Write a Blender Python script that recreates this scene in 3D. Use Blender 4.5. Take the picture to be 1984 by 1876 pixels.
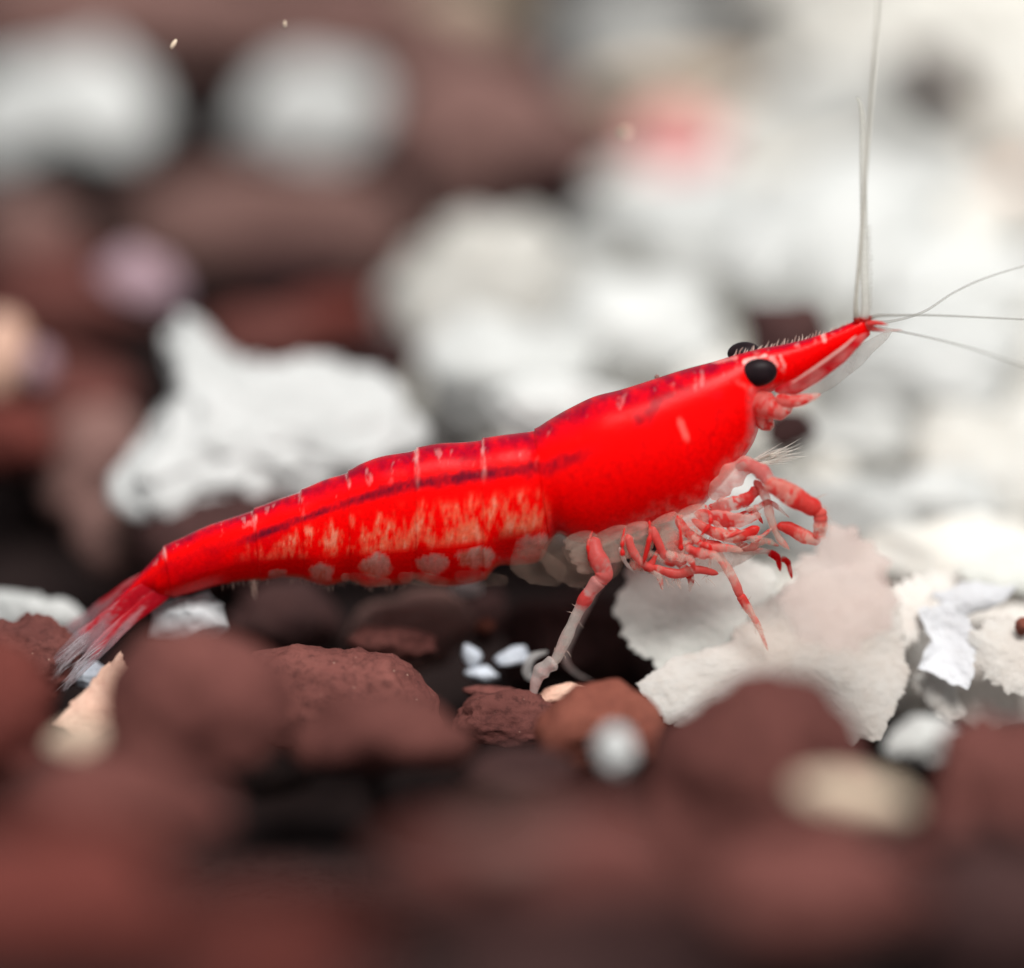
import bpy, bmesh, math, random
import numpy as np
from mathutils import Vector

# ------------------------------------------------------------------ scene, camera, light
sc = bpy.context.scene
for o in list(bpy.data.objects):
    bpy.data.objects.remove(o)
C = sc.collection
sc.unit_settings.system = 'METRIC'
sc.unit_settings.scale_length = 0.01            # one unit is one centimetre: a macro close-up

PITCH = math.radians(15.0)                      # camera looks down on the gravel bed
DIST = 14.0                                     # working distance, cm
WIDTH = 3.198                                   # width of the field in focus, cm
APERTURE = 1.25                                 # diameter of the entrance pupil, cm
K = WIDTH / 1984.0                              # working grid: 1984 steps across the field
GX, GY = 992.0, 938.0
FWD = np.array([0.0, math.cos(PITCH), -math.sin(PITCH)])
UP = np.array([0.0, math.sin(PITCH), math.cos(PITCH)])
RIGHT = np.array([1.0, 0.0, 0.0])
ORG = np.array([0.0, 0.0, 1.5])                 # centre of the plane in focus

cam = bpy.data.cameras.new('camera')
cam.sensor_width = 36.0
cam.lens = 36.0 * DIST / WIDTH
cam.clip_start = 0.1
cam.clip_end = 200.0
cam.dof.use_dof = True
cam.dof.focus_distance = DIST - 0.06            # on the near flank of the shrimp
cam.dof.aperture_fstop = cam.lens / 1000.0 / APERTURE
co = bpy.data.objects.new('camera', cam)
C.objects.link(co)
co.location = Vector(ORG - FWD * DIST)
co.rotation_euler = (math.pi / 2 - PITCH, 0, 0)
sc.camera = co

w = bpy.data.worlds.new('World')
sc.world = w
w.use_nodes = True
w.node_tree.nodes['Background'].inputs[0].default_value = (0.93, 0.97, 1.0, 1)
w.node_tree.nodes['Background'].inputs[1].default_value = 0.38

def area(name, loc, target, size, sizey, power, col):
    l = bpy.data.lights.new(name, 'AREA')
    l.shape = 'RECTANGLE'
    l.size = size
    l.size_y = sizey
    l.energy = power
    l.color = col
    o = bpy.data.objects.new(name, l)
    C.objects.link(o)
    o.location = loc
    d = Vector(target) - Vector(loc)
    o.rotation_euler = d.to_track_quat('-Z', 'Y').to_euler()
    return o

area('tank_lamp', (3.8, -12.5, 20.5), (0.3, 1.0, 1.2), 13.0, 9.0, 9300.0, (1.0, 0.985, 0.96))

sc.view_settings.view_transform = 'Standard'
sc.view_settings.look = 'None'
sc.view_settings.gamma = 1.0
sc.view_settings.exposure = 0.0
sc.view_settings.use_curve_mapping = False
sc.render.engine = 'CYCLES'
sc.cycles.use_denoising = True
sc.cycles.max_bounces = 12
sc.cycles.transparent_max_bounces = 48
sc.cycles.diffuse_bounces = 4
sc.cycles.caustics_reflective = False
sc.cycles.caustics_refractive = False
sc.cycles.sample_clamp_indirect = 6.0

# ------------------------------------------------------------------ helpers
def P(px, py, d=0.0):
    """world point seen at grid position (px, py), d cm behind the plane in focus"""
    s = (DIST + d) / DIST
    px = np.asarray(px, float); py = np.asarray(py, float); d = np.asarray(d, float)
    return (ORG + RIGHT * ((px - GX) * K * s)[..., None] + UP * ((GY - py) * K * s)[..., None] + FWD * d[..., None])

def B(px, py, y=0.0):
    """world point seen at (px, py) that lies in the upright plane at world y"""
    px = np.asarray(px, float); py = np.asarray(py, float); y = np.asarray(y, float)
    cam0 = ORG - FWD * DIST
    ray = FWD * DIST + RIGHT * ((px - GX) * K)[..., None] + UP * ((GY - py) * K)[..., None]
    t = (y - cam0[1]) / ray[..., 1]
    return cam0 + ray * t[..., None]

_perm = np.random.RandomState(7).permutation(256)
_perm = np.concatenate([_perm, _perm, _perm])
_grad = np.random.RandomState(8).normal(size=(256, 3))
_grad /= np.linalg.norm(_grad, axis=1)[:, None]

def noise(p):
    """gradient noise on an (n,3) array, about -1..1"""
    p = np.asarray(p, float)
    i = np.floor(p).astype(int)
    f = p - i
    u = f * f * f * (f * (f * 6 - 15) + 10)
    i &= 255
    out = 0
    for dx in (0, 1):
        wx = u[:, 0] if dx else 1 - u[:, 0]
        for dy in (0, 1):
            wy = u[:, 1] if dy else 1 - u[:, 1]
            for dz in (0, 1):
                wz = u[:, 2] if dz else 1 - u[:, 2]
                h = _perm[_perm[_perm[(i[:, 0] + dx) & 255] + ((i[:, 1] + dy) & 255)] + ((i[:, 2] + dz) & 255)]
                g = _grad[h]
                out = out + wx * wy * wz * ((f[:, 0] - dx) * g[:, 0] + (f[:, 1] - dy) * g[:, 1] + (f[:, 2] - dz) * g[:, 2])
    return out * 1.6

def fbm(p, octv=4, gain=0.5):
    a, s, t = 1.0, 0.0, 0.0
    q = np.asarray(p, float).copy()
    for k in range(octv):
        s = s + a * noise(q + 17.3 * k)
        q = q * 2.03
        a *= gain
    return s

def sstep(a, b, x):
    t = np.clip((x - a) / (b - a), 0, 1)
    return t * t * (3 - 2 * t)

def catmull(pts, n):
    """resample a control polyline (any columns) to n smooth points"""
    p = np.asarray(pts, float)
    if len(p) == 2:
        t = np.linspace(0, 1, n)[:, None]
        return p[0] * (1 - t) + p[1] * t
    p = np.vstack([2 * p[0] - p[1], p, 2 * p[-1] - p[-2]])
    m = len(p) - 3
    t = np.linspace(0, m - 1e-9, n)
    i = t.astype(int)
    f = (t - i)[:, None]
    a, b, c, d = p[i], p[i + 1], p[i + 2], p[i + 3]
    return 0.5 * (2 * b + (c - a) * f + (2 * a - 5 * b + 4 * c - d) * f ** 2 + (3 * b - a - 3 * c + d) * f ** 3)

def link(name, verts, faces, mat, parent=None, col=None, smooth=True):
    me = bpy.data.meshes.new(name)
    me.from_pydata([tuple(v) for v in np.asarray(verts)], [], [tuple(int(i) for i in f) for f in faces])
    me.update()
    if smooth:
        me.polygons.foreach_set('use_smooth', np.ones(len(me.polygons), bool))
    if col is not None:
        at = me.attributes.new('pigment', 'FLOAT_COLOR', 'POINT')
        at.data.foreach_set('color', np.asarray(col, np.float32).ravel())
    me.materials.append(mat)
    o = bpy.data.objects.new(name, me)
    C.objects.link(o)
    if parent is not None:
        o.parent = parent
        o.matrix_parent_inverse = parent.matrix_world.inverted()
    return o

def tag(o, label, cat, group=None, kind=None):
    if label: o['label'] = label
    if cat: o['category'] = cat
    if group: o['group'] = group
    if kind: o['kind'] = kind
    return o

def grid_faces(n, m, closed=True, cap=True, base=0):
    F = []
    mm = m if closed else m - 1
    for i in range(n - 1):
        for j in range(mm):
            a = base + i * m + j
            b = base + i * m + (j + 1) % m
            F.append((a, b, b + m, a + m))
    if cap:
        F.append(tuple(base + j for j in range(m))[::-1])
        F.append(tuple(base + (n - 1) * m + j for j in range(m)))
    return F

# ------------------------------------------------------------------ materials
def nodes(name):
    m = bpy.data.materials.new(name)
    m.use_nodes = True
    nt = m.node_tree
    return m, nt, nt.nodes['Principled BSDF'], nt.nodes['Material Output']

def stone_mat(name, c1, c2, c3, scale=5.0, rough=0.85, bump=0.35, spec=0.05, speck=None, sss=0.0, fine=1.0, clear=0.0):
    m, nt, bs, out = nodes(name)
    N, L = nt.nodes, nt.links
    tc = N.new('ShaderNodeTexCoord')
    oi = N.new('ShaderNodeObjectInfo')
    add = N.new('ShaderNodeVectorMath'); add.operation = 'ADD'
    mul = N.new('ShaderNodeMath'); mul.operation = 'MULTIPLY'; mul.inputs[1].default_value = 37.0
    L.new(oi.outputs['Random'], mul.inputs[0])
    L.new(tc.outputs['Object'], add.inputs[0]); L.new(mul.outputs[0], add.inputs[1])
    n1 = N.new('ShaderNodeTexNoise'); n1.inputs['Scale'].default_value = scale; n1.inputs['Detail'].default_value = 6; n1.inputs['Roughness'].default_value = 0.6
    n2 = N.new('ShaderNodeTexNoise'); n2.inputs['Scale'].default_value = scale * 9; n2.inputs['Detail'].default_value = 8; n2.inputs['Roughness'].default_value = 0.7
    L.new(add.outputs[0], n1.inputs['Vector']); L.new(add.outputs[0], n2.inputs['Vector'])
    r = N.new('ShaderNodeValToRGB')
    r.color_ramp.elements[0].position = 0.3; r.color_ramp.elements[0].color = (*c1, 1)
    r.color_ramp.elements[1].position = 0.7; r.color_ramp.elements[1].color = (*c2, 1)
    L.new(n1.outputs['Fac'], r.inputs[0])
    mx = N.new('ShaderNodeMix'); mx.data_type = 'RGBA'
    r2 = N.new('ShaderNodeValToRGB')
    r2.color_ramp.elements[0].position = 0.48; r2.color_ramp.elements[0].color = (0, 0, 0, 1)
    r2.color_ramp.elements[1].position = 0.72; r2.color_ramp.elements[1].color = (fine, fine, fine, 1)
    L.new(n2.outputs['Fac'], r2.inputs[0]); L.new(r2.outputs[0], mx.inputs[0])
    L.new(r.outputs[0], mx.inputs[6]); mx.inputs[7].default_value = (*c3, 1)
    colour = mx.outputs[2]
    if speck:
        vo = N.new('ShaderNodeTexVoronoi'); vo.inputs['Scale'].default_value = scale * 7
        L.new(add.outputs[0], vo.inputs['Vector'])
        rs = N.new('ShaderNodeValToRGB')
        rs.color_ramp.elements[0].position = 0.06; rs.color_ramp.elements[0].color = (1, 1, 1, 1)
        rs.color_ramp.elements[1].position = 0.13; rs.color_ramp.elements[1].color = (0, 0, 0, 1)
        L.new(vo.outputs['Distance'], rs.inputs[0])
        ms = N.new('ShaderNodeMath'); ms.operation = 'MULTIPLY'
        L.new(rs.outputs[0], ms.inputs[0]); L.new(r2.outputs[0], ms.inputs[1])
        m3 = N.new('ShaderNodeMix'); m3.data_type = 'RGBA'
        L.new(ms.outputs[0], m3.inputs[0]); L.new(colour, m3.inputs[6]); m3.inputs[7].default_value = (*speck, 1)
        colour = m3.outputs[2]
    # each stone a little lighter or darker than the next
    hv = N.new('ShaderNodeHueSaturation')
    mr = N.new('ShaderNodeMapRange'); mr.inputs['To Min'].default_value = 0.82; mr.inputs['To Max'].default_value = 1.16
    L.new(oi.outputs['Random'], mr.inputs[0]); L.new(mr.outputs[0], hv.inputs['Value'])
    L.new(colour, hv.inputs['Color']); L.new(hv.outputs[0], bs.inputs['Base Color'])
    bs.inputs['Roughness'].default_value = rough
    bs.inputs['Specular IOR Level'].default_value = spec
    if sss:
        bs.inputs['Subsurface Weight'].default_value = sss
        bs.inputs['Subsurface Radius'].default_value = (0.12, 0.11, 0.10)
        bs.inputs['Subsurface Scale'].default_value = 1.0
    bp = N.new('ShaderNodeBump'); bp.inputs['Strength'].default_value = bump; bp.inputs['Distance'].default_value = 0.02
    L.new(n2.outputs['Fac'], bp.inputs['Height']); L.new(bp.outputs[0], bs.inputs['Normal'])
    if clear:
        tr = N.new('ShaderNodeBsdfTransparent'); ms2 = N.new('ShaderNodeMixShader'); ms2.inputs[0].default_value = clear
        L.new(bs.outputs[0], ms2.inputs[1]); L.new(tr.outputs[0], ms2.inputs[2]); L.new(ms2.outputs[0], out.inputs['Surface'])
    return m

M = {}
M['brown'] = stone_mat('brown_clay', (0.098, 0.034, 0.030), (0.170, 0.062, 0.052), (0.055, 0.021, 0.019), 4.0, bump=0.5, speck=(0.55, 0.36, 0.28))
M['mauve'] = stone_mat('hazed_mauve_clay', (0.165, 0.090, 0.079), (0.245, 0.138, 0.120), (0.105, 0.055, 0.049), 4.0, bump=0.5, speck=(0.50, 0.36, 0.30))  # brown clay paled and greyed; water haze over far stones put into the colour
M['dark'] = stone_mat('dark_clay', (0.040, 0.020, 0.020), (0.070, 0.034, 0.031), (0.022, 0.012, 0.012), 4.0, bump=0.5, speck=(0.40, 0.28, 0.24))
M['red'] = stone_mat('red_clay', (0.105, 0.027, 0.022), (0.165, 0.044, 0.035), (0.060, 0.018, 0.016), 4.0, bump=0.45, speck=(0.6, 0.36, 0.28))
M['orange'] = stone_mat('orange_clay', (0.150, 0.046, 0.033), (0.205, 0.070, 0.048), (0.090, 0.030, 0.024), 5.0, bump=0.45, speck=(0.6, 0.36, 0.26))
M['white'] = stone_mat('white_chalk', (0.48, 0.485, 0.47), (0.61, 0.61, 0.595), (0.42, 0.425, 0.41), 4.0, rough=0.75, bump=0.25)
M['bright'] = stone_mat('bright_chalk', (0.52, 0.525, 0.515), (0.68, 0.68, 0.67), (0.46, 0.46, 0.445), 4.0, rough=0.75, bump=0.3)
M['cream'] = stone_mat('cream_chalk', (0.52, 0.505, 0.46), (0.64, 0.63, 0.60), (0.58, 0.51, 0.43), 2.6, rough=0.75, bump=0.25)
M['grey'] = stone_mat('grey_chalk', (0.38, 0.38, 0.365), (0.52, 0.52, 0.50), (0.32, 0.31, 0.295), 3.5, rough=0.75, bump=0.25)
M['peach'] = stone_mat('peach_shell', (0.58, 0.33, 0.24), (0.68, 0.46, 0.36), (0.46, 0.25, 0.19), 4.0, rough=0.6, bump=0.2)
M['lilac'] = stone_mat('lilac_stone', (0.36, 0.24, 0.28), (0.48, 0.34, 0.38), (0.28, 0.16, 0.18), 4.0, rough=0.7, bump=0.25)
M['pink'] = stone_mat('pink_stone', (0.46, 0.15, 0.155), (0.56, 0.26, 0.25), (0.38, 0.11, 0.12), 3.0, rough=0.7, bump=0.25)
M['tan'] = stone_mat('tan_stone', (0.52, 0.40, 0.30), (0.64, 0.52, 0.40), (0.42, 0.31, 0.23), 4.0, rough=0.7, bump=0.25)
M['bluewhite'] = stone_mat('bluish_quartz', (0.44, 0.49, 0.55), (0.66, 0.70, 0.76), (0.34, 0.37, 0.42), 9.0, rough=0.6, bump=0.15)
M['flake'] = stone_mat('shell_flake', (0.60, 0.52, 0.46), (0.67, 0.655, 0.62), (0.52, 0.44, 0.38), 2.2, rough=0.65, bump=0.30, sss=0.15, fine=0.45, clear=0.15)
M['flakepink'] = stone_mat('pink_shell_flake', (0.48, 0.36, 0.32), (0.56, 0.47, 0.43), (0.44, 0.32, 0.29), 2.2, rough=0.65, bump=0.2, fine=0.4, clear=0.55)
M['flakegrey'] = stone_mat('grey_shell_flake', (0.50, 0.51, 0.47), (0.68, 0.67, 0.62), (0.44, 0.44, 0.41), 2.2, rough=0.65, bump=0.30, sss=0.15, fine=0.45)
M['flakewhite'] = stone_mat('white_shell_flake', (0.58, 0.58, 0.60), (0.68, 0.68, 0.70), (0.54, 0.53, 0.53), 2.2, rough=0.6, bump=0.20, sss=0.15, fine=0.45)
M['shaded_soil'] = stone_mat('shade_black_substrate', (0.012, 0.008, 0.008), (0.024, 0.015, 0.014), (0.007, 0.005, 0.005), 3.0, bump=0.5)  # colour blackened so the gaps between stones read as deep shade

def quartz_mat():
    m, nt, bs, out = nodes('clear_quartz')
    N, L = nt.nodes, nt.links
    tc = N.new('ShaderNodeTexCoord')
    n = N.new('ShaderNodeTexNoise'); n.inputs['Scale'].default_value = 5; n.inputs['Detail'].default_value = 5
    L.new(tc.outputs['Object'], n.inputs['Vector'])
    r = N.new('ShaderNodeValToRGB')
    r.color_ramp.elements[0].position = 0.35; r.color_ramp.elements[0].color = (0.2, 0.2, 0.2, 1)
    r.color_ramp.elements[1].position = 0.65; r.color_ramp.elements[1].color = (0.75, 0.75, 0.75, 1)
    L.new(n.outputs['Fac'], r.inputs[0])
    tr = N.new('ShaderNodeBsdfTransparent'); tr.inputs[0].default_value = (0.9, 0.9, 0.9, 1)
    mx = N.new('ShaderNodeMixShader')
    bs.inputs['Base Color'].default_value = (0.60, 0.61, 0.62, 1)
    bs.inputs['Specular IOR Level'].default_value = 0.15
    bs.inputs['Roughness'].default_value = 0.5
    L.new(r.outputs[0], mx.inputs[0]); L.new(tr.outputs[0], mx.inputs[1]); L.new(bs.outputs[0], mx.inputs[2])
    L.new(mx.outputs[0], out.inputs['Surface'])
    return m
M['quartz'] = quartz_mat()

def tissue(name, rough=0.38, spec=0.12, sss=0.0, grain=0.10, trans=0.35):
    """shrimp shell: colour and opacity come with the mesh, fine pigment grain from noise"""
    m, nt, bs, out = nodes(name)
    N, L = nt.nodes, nt.links
    at = N.new('ShaderNodeAttribute'); at.attribute_name = 'pigment'
    tc = N.new('ShaderNodeTexCoord')
    n = N.new('ShaderNodeTexNoise'); n.inputs['Scale'].default_value = 60; n.inputs['Detail'].default_value = 6; n.inputs['Roughness'].default_value = 0.7
    L.new(tc.outputs['Object'], n.inputs['Vector'])
    hv = N.new('ShaderNodeHueSaturation')
    mr = N.new('ShaderNodeMapRange'); mr.inputs['To Min'].default_value = 1 - grain * 2; mr.inputs['To Max'].default_value = 1 + grain * 2
    L.new(n.outputs['Fac'], mr.inputs[0]); L.new(mr.outputs[0], hv.inputs['Value'])
    L.new(at.outputs['Color'], hv.inputs['Color']); L.new(hv.outputs[0], bs.inputs['Base Color'])
    bs.inputs['Roughness'].default_value = rough
    bs.inputs['Specular IOR Level'].default_value = spec
    if sss:
        bs.inputs['Subsurface Weight'].default_value = sss
        bs.inputs['Subsurface Radius'].default_value = (0.34, 0.03, 0.02)
        bs.inputs['Subsurface Scale'].default_value = 1.0
    bp = N.new('ShaderNodeBump'); bp.inputs['Strength'].default_value = 0.12; bp.inputs['Distance'].default_value = 0.01
    L.new(n.outputs['Fac'], bp.inputs['Height']); L.new(bp.outputs[0], bs.inputs['Normal'])
    tl = N.new('ShaderNodeBsdfTranslucent'); L.new(hv.outputs[0], tl.inputs[0])
    m1 = N.new('ShaderNodeMixShader'); m1.inputs[0].default_value = trans
    L.new(bs.outputs[0], m1.inputs[1]); L.new(tl.outputs[0], m1.inputs[2])
    tr = N.new('ShaderNodeBsdfTransparent')
    mx = N.new('ShaderNodeMixShader')
    L.new(at.outputs['Alpha'], mx.inputs[0]); L.new(tr.outputs[0], mx.inputs[1]); L.new(m1.outputs[0], mx.inputs[2])
    L.new(mx.outputs[0], out.inputs['Surface'])
    return m
M['shell'] = tissue('shrimp_shell', rough=0.26, spec=0.09, sss=0.55, trans=0.12, grain=0.2)
M['limb'] = tissue('shrimp_limb', rough=0.3, spec=0.15, grain=0.15, trans=0.55)

def eye_mat():
    m, nt, bs, out = nodes('shrimp_eye')
    N, L = nt.nodes, nt.links
    lw = N.new('ShaderNodeTexNoise'); lw.inputs['Scale'].default_value = 30
    tc = N.new('ShaderNodeTexCoord'); L.new(tc.outputs['Object'], lw.inputs['Vector'])
    r = N.new('ShaderNodeValToRGB')
    r.color_ramp.elements[0].color = (0.004, 0.003, 0.004, 1)
    r.color_ramp.elements[1].color = (0.020, 0.010, 0.012, 1)
    L.new(lw.outputs['Fac'], r.inputs[0]); L.new(r.outputs[0], bs.inputs['Base Color'])
    bs.inputs['Roughness'].default_value = 0.45
    bs.inputs['Specular IOR Level'].default_value = 0.09
    return m
M['eye'] = eye_mat()

# ------------------------------------------------------------------ the bed of gravel
def bed_z(x, y):
    """height of the packed bed below the loose stones"""
    back = np.clip(y - 0.3, 0, None)
    return 0.30 + 0.285 * back + 0.10 * np.clip(x - 0.2, 0, 2) * sstep(0, 2, y) - 0.05 * np.clip(-y, 0, None)

def make_bed():
    xs = np.linspace(-7, 7, 90); ys = np.linspace(-4.5, 11, 100)
    X, Y = np.meshgrid(xs, ys)
    q = np.stack([X.ravel() * 1.3, Y.ravel() * 1.3, np.zeros(X.size)], 1)
    Z = bed_z(X.ravel(), Y.ravel()) + 0.08 * fbm(q, 3)
    V = np.stack([X.ravel(), Y.ravel(), Z], 1)
    F = grid_faces(len(ys), len(xs), closed=False, cap=False)
    o = link('ground', V, F, M['shaded_soil'])
    tag(o, 'packed substrate under the loose stones, blackened to look shaded', None, kind='structure')
make_bed()

_ico = {}
def ico(sub):
    if sub not in _ico:
        bm = bmesh.new()
        bmesh.ops.create_icosphere(bm, subdivisions=sub, radius=1.0)
        v = np.array([tuple(q.co) for q in bm.verts])
        v /= np.linalg.norm(v, axis=1)[:, None]
        f = [tuple(q.index for q in p.verts) for p in bm.faces]
        bm.free()
        _ico[sub] = (v, f)
    return _ico[sub]

def lump(seed, sub, angular=0.0, rough=1.0):
    """unit stone: rounded and pitted, or cut by flat faces"""
    rs = np.random.RandomState(seed)
    v, f = ico(sub)
    off = rs.uniform(0, 100, 3)
    p = v * (1 + 0.20 * noise(v * 1.2 + off) + 0.10 * noise(v * 2.3 + off + 5))[:, None]
    if angular > 0:
        for _ in range(13):
            n = rs.normal(size=3); n /= np.linalg.norm(n)
            h = rs.uniform(0.62, 0.95)
            ex = np.clip(p @ n - h, 0, None)
            p = p - n * (ex * angular)[:, None]
    r = 1 + rough * (0.075 * noise(v * 3.1 + off + 9) + 0.05 * fbm(v * 6 + off + 3, 3))
    pit = np.clip(noise(v * 5.0 + off + 31) - 0.42, 0, None)
    r = r - rough * 0.16 * pit
    return p * r[:, None], f

def make_gravel():
    """small loose grains filling the gaps: too many and too deep in the gaps to count"""
    rs = np.random.RandomState(3)
    V, F, n = [], [], 0
    base = [lump(500 + k, 2, 0.4 if k % 2 else 0.0) for k in range(10)]
    for k in range(1150):
        x = rs.uniform(-5.5, 5.5); y = rs.uniform(-3.6, 9.5)
        if -2.3 < y < 0.0: continue
        r = rs.uniform(0.12, 0.26)
        v, f = base[rs.randint(10)]
        a = rs.uniform(0, 6.28)
        R = np.array([[math.cos(a), -math.sin(a), 0], [math.sin(a), math.cos(a), 0], [0, 0, 1]])
        q = (v * np.array([1, rs.uniform(.7, 1), rs.uniform(.6, .9)])) @ R.T * r
        z = float(bed_z(np.array(x), np.array(y))) + r * 0.25
        V.append(q + np.array([x, y, z]))
        F += [tuple(i + n for i in t) for t in f]
        n += len(v)
    o = link('gravel', np.vstack(V), F, M['shaded_soil'])
    tag(o, 'fine gravel between the stones, blackened for the shade of the gaps', None, kind='stuff')
    V, F, n, k = [], [], 0, 0
    while k < 900:
        x = rs.uniform(-0.6, 5.0); y = rs.uniform(0.35, 8.5)
        if x < np.interp(y, [0.3, 1.2, 1.8, 2.3, 3.0, 4.2, 6.0, 9.0], [0.9, 0.6, -0.1, -0.42, -0.25, 0.85, 1.1, 1.4]):
            continue
        k += 1
        r = rs.uniform(0.10, 0.24)
        v, f = base[rs.randint(10)]
        a = rs.uniform(0, 6.28)
        R = np.array([[math.cos(a), -math.sin(a), 0], [math.sin(a), math.cos(a), 0], [0, 0, 1]])
        q = (v * np.array([1, rs.uniform(.7, 1), rs.uniform(.6, .9)])) @ R.T * r
        V.append(q + np.array([x, y, float(bed_z(np.array(x), np.array(y))) + 0.26 + rs.uniform(-.06, .08)]))
        F += [tuple(i + n for i in t) for t in f]
        n += len(v)
    o = link('pale_grit', np.vstack(V), F, M['cream'])
    tag(o, 'pale broken grit lying between the white stones of the heap', None, kind='stuff')
make_gravel()

SEED = [100]
def stone(label, kind, cx, cy, rx, ry, d, poly=None, rd=None, sub=4, angular=None, name=None, cat='stone', group=None, rough=1.0, roll=0.0, seed=None, lean=0.0):
    """one stone of its own; poly is its side outline, rd its half depth"""
    SEED[0] += 1
    sd = seed or SEED[0]
    if angular is None:
        angular = 0.85 if kind in ('white', 'bright', 'cream', 'grey', 'quartz', 'bluewhite') else 0.5
    if kind in ('white', 'bright', 'cream', 'grey', 'bluewhite'):
        rough = rough * 1.7
    p, f = lump(sd, sub, angular, rough)
    ca, sa = math.cos(math.radians(roll)), math.sin(math.radians(roll))
    s = (DIST + d) / DIST
    if poly is not None:
        q = np.asarray(poly, float)
        cx, cy = q[:, 0].mean(), q[:, 1].mean()
        ang = np.arctan2(cy - q[:, 1], q[:, 0] - cx); rad = np.hypot(q[:, 0] - cx, q[:, 1] - cy)
        o_ = np.argsort(ang); ang, rad = ang[o_], rad[o_]
        tt = np.linspace(-math.pi, math.pi, 181)
        # straight edges between the outline's corners
        xs, ys = rad * np.cos(ang), rad * np.sin(ang)
        rr = np.empty_like(tt)
        n_ = len(ang)
        for i, t in enumerate(tt):
            best = None
            c, sn = math.cos(t), math.sin(t)
            for a in range(n_):
                b = (a + 1) % n_
                ex, ey = xs[b] - xs[a], ys[b] - ys[a]
                det = c * (-ey) + ex * sn
                if abs(det) < 1e-9: continue
                R_ = (xs[a] * (-ey) + ex * ys[a]) / det
                u_ = (c * ys[a] - sn * xs[a]) / det
                if R_ > 0 and -1e-6 <= u_ <= 1 + 1e-6:
                    best = R_ if best is None else max(best, R_)
            rr[i] = best if best else rad.mean()
        ker = np.array([1, 2, 3, 2, 1]) / 9.0
        rr = np.convolve(np.concatenate([rr[-3:-1], rr, rr[1:3]]), ker, 'valid')
        phi = np.arctan2(p[:, 2], p[:, 0])
        Rv = np.interp(phi, tt, rr)
        mean = rr.mean()
        ax = p[:, 0] * Rv; az = p[:, 2] * Rv
        ay = p[:, 1] * (rd if rd else mean * 0.85)
    else:
        ax, az = p[:, 0] * rx, p[:, 2] * ry
        ax, az = ax * ca - az * sa, ax * sa + az * ca
        ay = p[:, 1] * (rd if rd else 0.85 * math.sqrt(rx * ry))
    ay = ay + lean * az
    loc = P(cx, cy, d)
    V = RIGHT * (ax * K * s)[:, None] + UP * (az * K * s)[:, None] + FWD * (ay * K * s)[:, None]
    nm = name or {'white': 'white_stone', 'bright': 'white_stone', 'cream': 'cream_stone', 'grey': 'grey_stone', 'peach': 'peach_stone', 'lilac': 'lilac_stone', 'pink': 'pink_stone',
                  'tan': 'tan_pebble', 'quartz': 'quartz_stone', 'bluewhite': 'white_chip', 'red': 'red_stone', 'orange': 'orange_stone'}.get(kind, 'brown_stone')
    o = link(nm, V, f, M[kind])
    o.location = Vector(loc)
    return tag(o, label, cat, group or 'stones of the gravel bed')

# ---- far stones, top of the picture
stone('wide dull mauve stone in the top corner above the shrimp tail', 'mauve', 230, 30, 380, 120, 5.2)
stone('dull mauve stone at the top edge between the two blurred white stones', 'mauve', 660, 60, 250, 110, 5.0)
stone('pale greyish brown stone touching the top edge, right of the mauve ones', 'tan', 900, 0, 120, 70, 5.6)
stone('blurred mauve stone right of the small oval white stone', 'mauve', 930, 270, 200, 170, 4.4)
stone('wide mauve brown stone just below the two blurred white stones', 'mauve', 530, 440, 300, 130, 3.6)
stone('large blurred white stone at the upper left edge', 'white', 0, 0, 0, 0, 4.3, poly=[(-90, 200), (-20, 110), (90, 85), (220, 95), (330, 170), (350, 250), (280, 330), (150, 300), (40, 340), (-60, 330)])
stone('blurred oval white stone, smaller of the two at the top', 'white', 595, 228, 155, 100, 4.0)
stone('grey brown rounded stone under the large blurred white stone', 'mauve', 60, 450, 110, 80, 3.3)
stone('brown stone beside the lilac stone at the left edge', 'brown', 130, 590, 190, 110, 2.9)
stone('small lilac stone above the peak of the white stone', 'lilac', 268, 545, 88, 52, 2.4, roll=-25)
stone('reddish stone tucked left of the big pale heap', 'red', 640, 625, 130, 65, 2.8, roll=12)
stone('dark filler stone for the shaded hollow between lilac stone and big pale heap', 'dark', 560, 520, 160, 60, 3.3)  # dark colour stands in for the shade of a hollow
stone('dim brown stone behind the peak of the white stone', 'brown', 500, 650, 120, 60, 2.5)
stone('peach stone cut by the left edge of the picture', 'peach', 5, 690, 52, 88, 1.8, roll=-15)
stone('small greyish pebble right of the peach stone', 'lilac', 72, 705, 36, 38, 1.9, name='grey_pebble')
stone('brown stone beneath the peach stone', 'brown', 130, 790, 150, 110, 2.1)
stone('mauve brown stone left of the peaked white stone', 'mauve', 190, 900, 105, 130, 1.9)
stone('red brown stone above the black hollow at the left edge', 'red', 10, 850, 110, 70, 1.7)
stone('mauve stone between the black hollow and the shrimp tail', 'mauve', 225, 1040, 90, 90, 1.3)
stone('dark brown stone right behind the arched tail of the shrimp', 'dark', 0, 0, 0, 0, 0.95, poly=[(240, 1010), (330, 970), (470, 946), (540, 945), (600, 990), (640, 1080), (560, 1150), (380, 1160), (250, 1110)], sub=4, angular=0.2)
stone('bright white stone with a peak behind the shrimp abdomen', 'bright', 0, 0, 0, 0, 1.15, poly=[(290, 640), (340, 585), (390, 610), (430, 690), (520, 705), (640, 690), (760, 740), (830, 820), (820, 880), (620, 940), (420, 985), (290, 990), (232, 955), (262, 850), (300, 760)], rd=100, angular=0.6, rough=1.5, lean=0.7, sub=5)
stone('dark filler pebble for the shaded hole between the peaked white stone and the pale heap', 'dark', 745, 690, 80, 55, 2.3)  # added dark lump where there is only a shaded hole
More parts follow.
